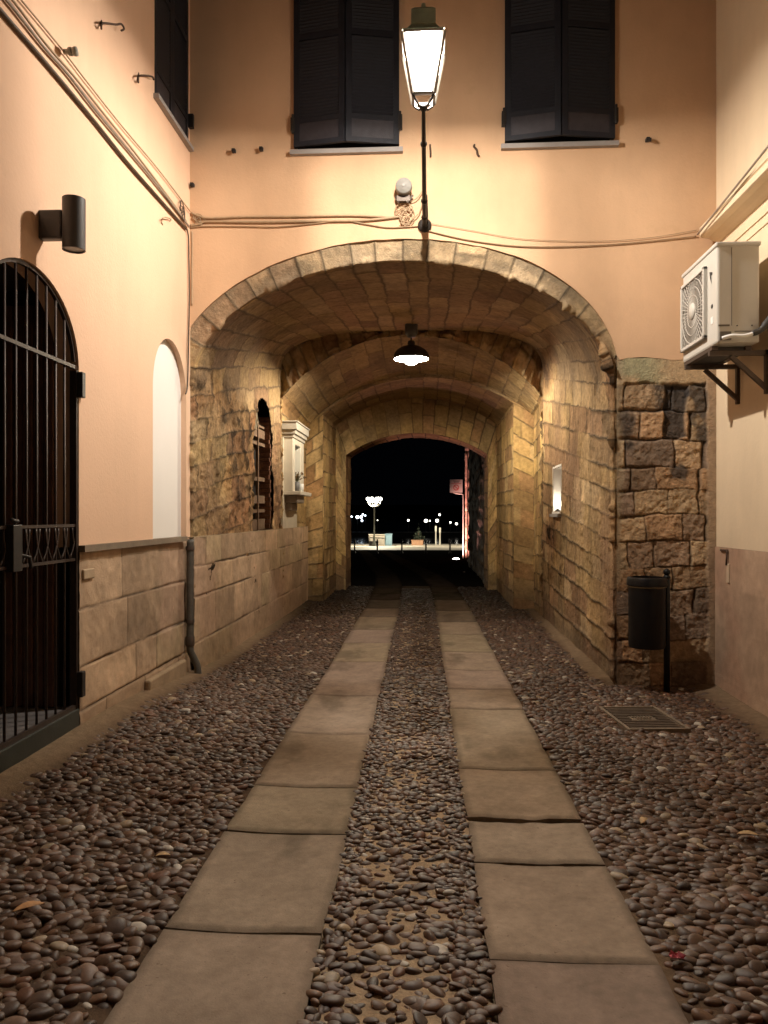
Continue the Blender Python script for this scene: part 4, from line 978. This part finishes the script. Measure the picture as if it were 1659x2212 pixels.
# ================================================================== small things on the ground
mh = thing('drain_grate', (1.765, 6.51, gz(1.76,6.5)), 'iron drain cover with ribbed top set in the pebbles near the bin', 'drain cover')
gm = mat('worn_iron', (.16,.125,.095), .55, .3, var=.35, vscale=14, bump=.2)
Mh = Matrix.Translation((1.765, 6.51, gz(1.76, 6.5)+.02)) @ Matrix.Rotation(math.radians(6), 4, 'Z')
b = MB()
for lo, hi in (((-.25,-.36,-.04),(-.225,.36,.012)), ((.225,-.36,-.04),(.25,.36,.012)), ((-.225,-.36,-.04),(.225,-.335,.012)), ((-.225,.335,-.04),(.225,.36,.012))): b.box(lo, hi, Mh)
b.build('frame', mat('pale_rim', (.19,.145,.10), .7, var=.3, bump=.3), mh)
b = MB(); b.box((-.225,-.335,-.04), (.225,.335,-.004), Mh)
for k in range(13):
    y = -.30+k*.05
    if abs(y) < .07: b.box((-.21,y-.009,-.004), (-.11,y+.009,.008), Mh); b.box((.11,y-.009,-.004), (.21,y+.009,.008), Mh)
    else: b.box((-.21,y-.009,-.004), (.21,y+.009,.008), Mh)
b.build('cover', gm, mh)
b = MB(); q = random.Random(12); b.box((-.10,-.06,-.004), (.10,.06,.003), Mh)
for k in range(7): b.box((-.085+k*.025,.005,.003), (-.068+k*.025,.045,.011), Mh)
for k in range(5): b.box((-.06+k*.025,-.045,.003), (-.043+k*.025,-.01,.011), Mh)
b.build('embossed_plate', mat('bright_iron', (.24,.195,.145), .45, .4, var=.2), mh)
def crumple(name, label, cat, c, r, m, seed):
    q = random.Random(seed); n = 5; vs = []
    for i in range(n):
        for j in range(n): vs.append((c[0]+(i/(n-1)-.5)*r*2+q.gauss(0,r*.12), c[1]+(j/(n-1)-.5)*r*1.3+q.gauss(0,r*.12), c[2]+abs(q.gauss(0,r*.35))))
    o = MB().add(vs, [(i*n+j, (i+1)*n+j, (i+1)*n+j+1, i*n+j+1) for i in range(n-1) for j in range(n-1)]).build(name, m)
    md = o.modifiers.new('thick', 'SOLIDIFY'); md.thickness = .0015; return tag(o, label, cat)
crumple('candy_wrapper', 'crumpled pink wrapper lying at the edge of the right slabs', 'wrapper', (.93, 2.96, gz(.9,3)+.03), .027, mat('pink_foil', (.50,.12,.16), .3, .2, var=.4, vscale=60), 3)
def leaf(label, x, y, L, rot, m):
    vs = []; n = 7; z = gz(x, y)+.034
    for i in range(n):
        t = i/(n-1); w = L*.22*math.sin(PI*min(1, t*1.02))**.8; cx0 = (t-.5)*L; zz = z+.012*math.sin(t*PI)+.006*(t-.5)
        for s in (-1, 0, 1):
            px, py = cx0, s*w; vs.append((x+px*math.cos(rot)-py*math.sin(rot), y+px*math.sin(rot)+py*math.cos(rot), zz+abs(s)*.006))
    fs = [(i*3+k, (i+1)*3+k, (i+1)*3+k+1, i*3+k+1) for i in range(n-1) for k in (0, 1)]
    o = MB().add(vs, fs).build('dry_leaf', m, None, True); md = o.modifiers.new('thick', 'SOLIDIFY'); md.thickness = .001; return tag(o, label, 'leaf', 'dry leaves on the paving')
lf = mat('dry_leaf', (.42,.28,.14), .7, var=.3, vscale=30); lr = mat('red_leaf', (.20,.07,.055), .7, var=.3, vscale=30)
leaf('narrow straw coloured leaf standing out near the right slabs', 1.16, 4.25, .09, 1.0, lf)
leaf('broad yellow leaf among the pebbles right of the slabs', 1.66, 4.12, .11, -.3, lf)
leaf('dark red leaf on the right pebbles', 1.56, 3.52, .12, .25, lr)
leaf('long orange leaf near the left edge of the pebbles', -1.62, 3.02, .12, .55, mat('orange_leaf', (.40,.21,.09), .7, var=.3, vscale=30))
leaf('pale curled leaf on the left pebbles beside the slabs', -1.28, 3.62, .08, .1, lf)

# ================================================================== OUTSIDE THE GATE
wl = thing('rampart_wall', (1.45, 18.4, 0), 'dark rough rampart wall just outside the passage on the right', 'wall')
def rampart(name, x0, x1, y0, y1, zt, seed, parent, pal, n=120):
    k = np.linspace(0, 1, n); zz = np.linspace(-.8, zt, 110); K, Z = np.meshgrid(k, zz, indexing='ij')
    X = x0+(x1-x0)*K; Y = y0+(y1-y0)*K; L = math.hypot(x1-x0, y1-y0); T = K*L
    e, h1, h2, wv = masonry(Z, T, seed, rowlist(-1.2, zt+1, .38, seed), .6, .03, .04)
    disp = (e-1)*.05+(fbm(T*4, Z*4, seed+1, 4)-.5)*.12
    col = stone_col(h1, h2, Z, T, seed+2, pal, e)
    return sheet(name, np.stack([X, Y, Z], -1), disp, col, stone, parent, flip=False)
dpal = np.array([(.20,.17,.15), (.16,.14,.13), (.23,.20,.18)])
rampart('wall_face', 1.42, 1.47, 18.4, 28.8, 7.0, 101, wl, dpal)
rampart('wall_end', 1.47, 6.0, 28.8, 28.9, 7.0, 102, wl, dpal, 40)
# closing the mass of the gatehouse towards the harbour
o = MB(); o.box((-12,18.36,-1), (-1.95,18.40,9)); o.box((1.36,18.36,-1), (12,18.40,9)); o.box((-1.95,18.36,3.62), (1.36,18.40,9)); o.build('outer_wall', mat('outer_stone', (.22,.18,.15), .9, var=.3, bump=.5), gate_house)
ba = thing('bastion', (1.85, 37.8, gz(2,38)), 'pink lit corner of a stone bastion beyond the passage', 'bastion')
bpal = np.array([(.46,.33,.28), (.52,.38,.32), (.42,.28,.24)])
rampart('bastion_face', 1.74, 8.0, 37.8, 38.2, 7.2, 103, ba, bpal, 90)
rampart('bastion_side', 2.4, 1.74, 48.0, 37.8, 7.2, 104, ba, bpal, 60)
PINK = (1.0, .46, .36)
def ground_light(label, x, y, r, aim, power, ang, glow):
    z = gz(x, y); t = thing('ground_light', (x, y, z), label, 'ground lamp', 'lamps sunk in the ramp outside the gate')
    MB().lathe([(r*1.25,0),(r*1.25,.03),(r,.035),(r*.98,.02)], (x, y, z+.0), 24).build('rim', steel, t, True)
    MB().ball((x, y, z+.01), r, 10, (1,1,.45)).build('lens', emis('uplight_lens_%d' % int(glow), (1,.93,.88), glow), t, True)
    d = Vector(aim)-Vector((x, y, z+.12)); l_ = light('uplight', 'SPOT', (x, y, z+.12), power, PINK, .05, t, spot_size=math.radians(ang), spot_blend=.6)
    l_.rotation_euler = d.to_track_quat('-Z', 'Y').to_euler()
ground_light('bright oval uplight in the ramp before the bastion corner', 1.22, 35.6, .16, (1.95, 37.85, 1.4), 2600, 80, 30)
ground_light('tiny uplight in the ramp nearer the passage', 1.10, 24.6, .03, (.70, 18.2, 3.5), 900, 30, 20)
# no-stopping sign
sg = thing('road_sign', (1.62, 37.0, gz(1.6,37)), 'square white prohibition sign on a bent pole by the bastion', 'sign')
b = MB(); b.tube(smooth([Vector((1.60, 36.9, gz(1.6,37))), Vector((1.60, 36.9, 1.5)), Vector((1.60, 36.9, 2.5)), Vector((1.57, 36.9, 2.68)), Vector((1.40, 36.9, 2.70)), Vector((1.2, 36.9, 2.73)), Vector((1.0, 36.9, 2.84))]), .022, 8); b.build('pole', mat('galvanised', (.5,.47,.45), .4, .3), sg, True)
MB().box((.97, 36.85, 2.76), (1.57, 36.872, 3.38)).build('panel', mat('sign_white', (.50,.47,.46), .5, var=.03), sg)
b = MB(); n = 28
b.add([(1.27+.14*r*math.cos(2*PI*k/n), 36.846, 3.0+.14*r*math.sin(2*PI*k/n)) for r in (1, .74) for k in range(n)], [(k, (k+1) % n, n+(k+1) % n, n+k) for k in range(n)])
b.bar((1.17, 36.846, 3.09), (1.37, 36.846, 2.91), .004, .035, up=(0,0,1)); b.box((1.03, 36.845, 3.185), (1.51, 36.849, 3.205))
b.build('prohibition_mark', mat('sign_red', (.45,.06,.06), .5), sg)
for z0, w in ((3.31, .30), (3.255, .22)):
    b = MB(); x = 1.27-w/2
    while x < 1.27+w/2: b.box((x, 36.845, z0-.016), (x+.028, 36.849, z0+.016)); x += .042
    b.build('lettering', mat('sign_black', (.03,.03,.03), .5), sg)
# candelabra street lamps
def candelabra(label, x, y, power):
    z = gz(x, y); t = thing('candelabra_lamp', (x, y, z), label, 'street lamp', 'candelabra lamps along the quay'); H = 3.55
    MB().lathe([(.20,0),(.20,.25),(.12,.32),(.10,.8),(.07,.9),(.055,H-.2),(.08,H-.15),(.05,H)], (x, y, z), 14).build('pole', mat('lamp_green', (.12,.12,.10), .5, .2), t, True)
    for k in range(9):
        a = 2*PI*k/6+.25; R_, up = (.56, .40) if k < 6 else (.24, .22)
        e_ = Vector((math.cos(a)*R_, math.sin(a)*R_, 0)); c = Vector((x, y, z+H))
        MB().tube(smooth([c-Vector((0,0,.15)), c+e_*.55-Vector((0,0,.06)), c+e_*.95+Vector((0,0,up*.45)), c+e_+Vector((0,0,up))], 3), .028, 6).build('arm', mat('lamp_arm', (.75,.72,.62), .5), t, True)
        MB().ball(c+e_+Vector((0,0,up+.12)), .135, 8, (1,1,1.15)).build('globe', emis('globe_glow', (1,.95,.80), 12), t, True)
    light('candelabra_light', 'POINT', (x, y, z+H+.95), power, (1,.90,.68), .2, t)
candelabra('white globe candelabra lamp on the quay before the white box', -4.76, 66, 4200)
candelabra('candelabra lamp farther right along the quay behind the bastion', 7.0, 66, 3500)
def crate(label, xa, xb, y, h, m, d=.9):
    z = gz(0, y); o = MB(); o.box((xa, y, z), (xb, y+d, z+h)); o.box((xa-.04, y-.04, z+h), (xb+.04, y+d+.04, z+h+.05)); o.box((xa+.1, y-.015, z+.12), (xb-.1, y, z+h-.12))
    return tag(o.build('quay_box', m, None, bevel=.02), label, 'box', 'boxes stacked at the quay lamp')
pc = atY(802, 1175, 68).x
crate('cream box at the foot of the quay lamp', atY(797,1175,68).x, atY(831,1175,68).x, 68, .95, mat('cream_box', (.68,.60,.50), .6, var=.1))
crate('light blue box beside the cream one on the quay', atY(832,1175,68.2).x, atY(846,1175,68.2).x, 68.2, 1.0, mat('blue_box', (.30,.46,.55), .6, var=.1))
b = MB(); zq = gz(0,67); xq = atY(808,1175,67).x; b.box((xq-.45, 67.1, zq), (xq+.35, 67.5, zq+.42)); b.bar((xq-.4, 67.3, zq), (xq-.4, 67.3, zq+.85), .06); b.bar((xq-.4, 67.3, zq+.72), (xq+.9, 67.3, zq+.68), .08)
tag(b.build('quay_bench', iron, None, bevel=.02), 'dark bench silhouetted before the cream box', 'bench')
pl_x0, pl_x1 = atY(889,1175,70).x, atY(914,1175,70).x; zq = gz(0,70)
pt = thing('planter', ((pl_x0+pl_x1)/2, 70, zq), 'terracotta box planter with a small dark shrub on the quay', 'planter')
b = MB(); b.box((pl_x0, 70, zq), (pl_x1, 70.9, zq+.5)); b.box((pl_x0-.03, 69.97, zq+.43), (pl_x1+.03, 70.93, zq+.5)); b.build('planter_box', mat('terracotta', (.40,.22,.13), .8, var=.2), pt, bevel=.02)
b = MB(); q = random.Random(6); cx0 = (pl_x0+pl_x1)/2+.1
for k in range(420):
    z = abs(q.gauss(0, .38)); w = .38*(1-min(1, z/1.15)); c = Vector((cx0+q.gauss(0, w*.6+.02), 70.45+q.gauss(0, w*.6), zq+.52+z)); u = Vector((q.gauss(0,1), q.gauss(0,1), q.gauss(0,1))).normalized()*.07; w_ = u.cross(Vector((.3,.5,1))).normalized()*.03
    b.add([c-u, c+w_, c+u, c-w_], [(0,1,2,3)])
b.build('foliage', mat('dark_leaf', (.06,.075,.05), .7, var=.4, vscale=9), pt); MB().tube([(cx0, 70.45, zq+.4), (cx0, 70.45, zq+1.2)], .03, 6).build('stem', wood, pt)
# bollards
first = None
for i, (px, lab) in enumerate(((766,'bollard nearest the left jamb of the exit'), (815,'bollard in front of the boxes'), (868,'bollard between the boxes and the planter'), (920,'bollard right of the planter'), (972,'bollard closest to the bastion'))):
    Y = 45.0; p = atY(px, 1195, Y); z = gz(p.x, Y)
    if first is None:
        first = tag(MB().lathe([(.08,0),(.08,.06),(.048,.1),(.045,.60),(.065,.63),(.065,.68),(.04,.72),(.05,.78),(.03,.84),(.001,.86)], (0,0,0), 14).build('bollard', iron, None, True), None, 'bollard', 'iron bollards across the ramp'); o = first
    else:
        o = first.copy(); C.objects.link(o)
    o.location = (p.x, Y, z); o['label'] = 'iron '+lab
# mooring posts and harbour lights over the water
wp = mat('white_post', (.8,.75,.65), .5)
for px, h, lab in ((941.5, 1.75, 'tall white post at the quay edge, left of two'), (950.5, 1.6, 'white post at the quay edge, right of two')):
    p = atY(px, 1175, 72); z = gz(p.x, 72); o = MB(); o.lathe([(.06,0),(.055,h*.72),(.085,h*.74),(.09,h),(.03,h+.05)], (p.x, 72, z), 12)
    tag(o.build('mooring_post', wp, None, True), lab, 'post')
pier = MB().box((-40, 148, -2.6), (45, 156, -1.7)).build('pier', mat('pier_dark', (.02,.02,.022), .9)); tag(pier, 'low black pier on the far side of the harbour', 'pier')
def hlight(px, py, r, col, s, lab):
    p = atY(px, py, 150); t = thing('harbour_light', (p.x, 150, -1.7), lab, 'harbour light', 'lights on the far pier')
    MB().ball(p, r, 6).build('lamp_globe', emis('harbour_%s' % col[0], col[1], s), t, True)
    MB().tube([(p.x, 150, -1.75), (p.x, 150, p.z-.1)], .05, 6).build('post', iron, t)
WARM = ('warm', (1,.93,.78)); COOL = ('cool', (.75,.88,1))
for px, py, r, col, lab in ((772,1117,.30,COOL,'bluish harbour light, larger one left of the quay lamp'), (780,1117,.28,COOL,'bluish harbour light just left of the quay lamp pole'), (782,1124.7,.20,COOL,'small bluish light below the pair left of the quay lamp'), (784,1111,.17,COOL,'small bluish light above the pair left of the quay lamp'), (789,1113.7,.14,COOL,'faint bluish light between the pair and the lamp pole'), (759.5,1116,.16,COOL,'harbour light half hidden by the left jamb'),
        (815.5,1124,.09,WARM,'faint warm light right of the quay lamp pole'), (882,1124,.20,WARM,'lone warm harbour light left of the planter shrub'), (920,1125,.32,WARM,'large warm harbour light above the right bollards'), (928.5,1125,.14,WARM,'small warm light beside the large one'), (944,1124.7,.30,WARM,'large warm light above the white posts'), (949.5,1112,.20,WARM,'highest warm light above the white posts'), (973,1128.5,.17,WARM,'warm light left of the sign pole'), (986,1131.5,.22,WARM,'lowest warm light near the bastion')):
    hlight(px, py, r, col, 9, lab)
# a faint dark shore
hills = MB(); n = 60
vs = []
for i in range(n):
    x = -600+i*20.3; vs += [(x, 900, -3), (x, 900, 6+10*float(vn(np.array([i*.21]), np.array([0.]), 3)[0]))]
hills.add(vs+[(v[0], v[1]+60, v[2]) for v in vs], [(2*i, 2*i+2, 2*i+3, 2*i+1) for i in range(n-1)]+[(2*i+1, 2*i+3, 2*n+2*i+3, 2*n+2*i+1) for i in range(n-1)])
tag(hills.build('hills', mat('night_hills', (.008,.009,.012), .9)), kind='structure')

# ================================================================== world: moonless night
w = bpy.data.worlds.new('World'); scn.world = w; w.use_nodes = True
bg = w.node_tree.nodes['Background']; bg.inputs['Color'].default_value = (.10,.12,.20,1); bg.inputs['Strength'].default_value = .004
scn.view_settings.view_transform = 'Standard'; scn.view_settings.look = 'None'; scn.view_settings.exposure = 0; scn.view_settings.gamma = 1
scn.cycles.use_denoising = True
scn.cycles.max_bounces = 10; scn.cycles.diffuse_bounces = 6; scn.cycles.glossy_bounces = 3; scn.cycles.transparent_max_bounces = 12
scn.cycles.sample_clamp_indirect = 6
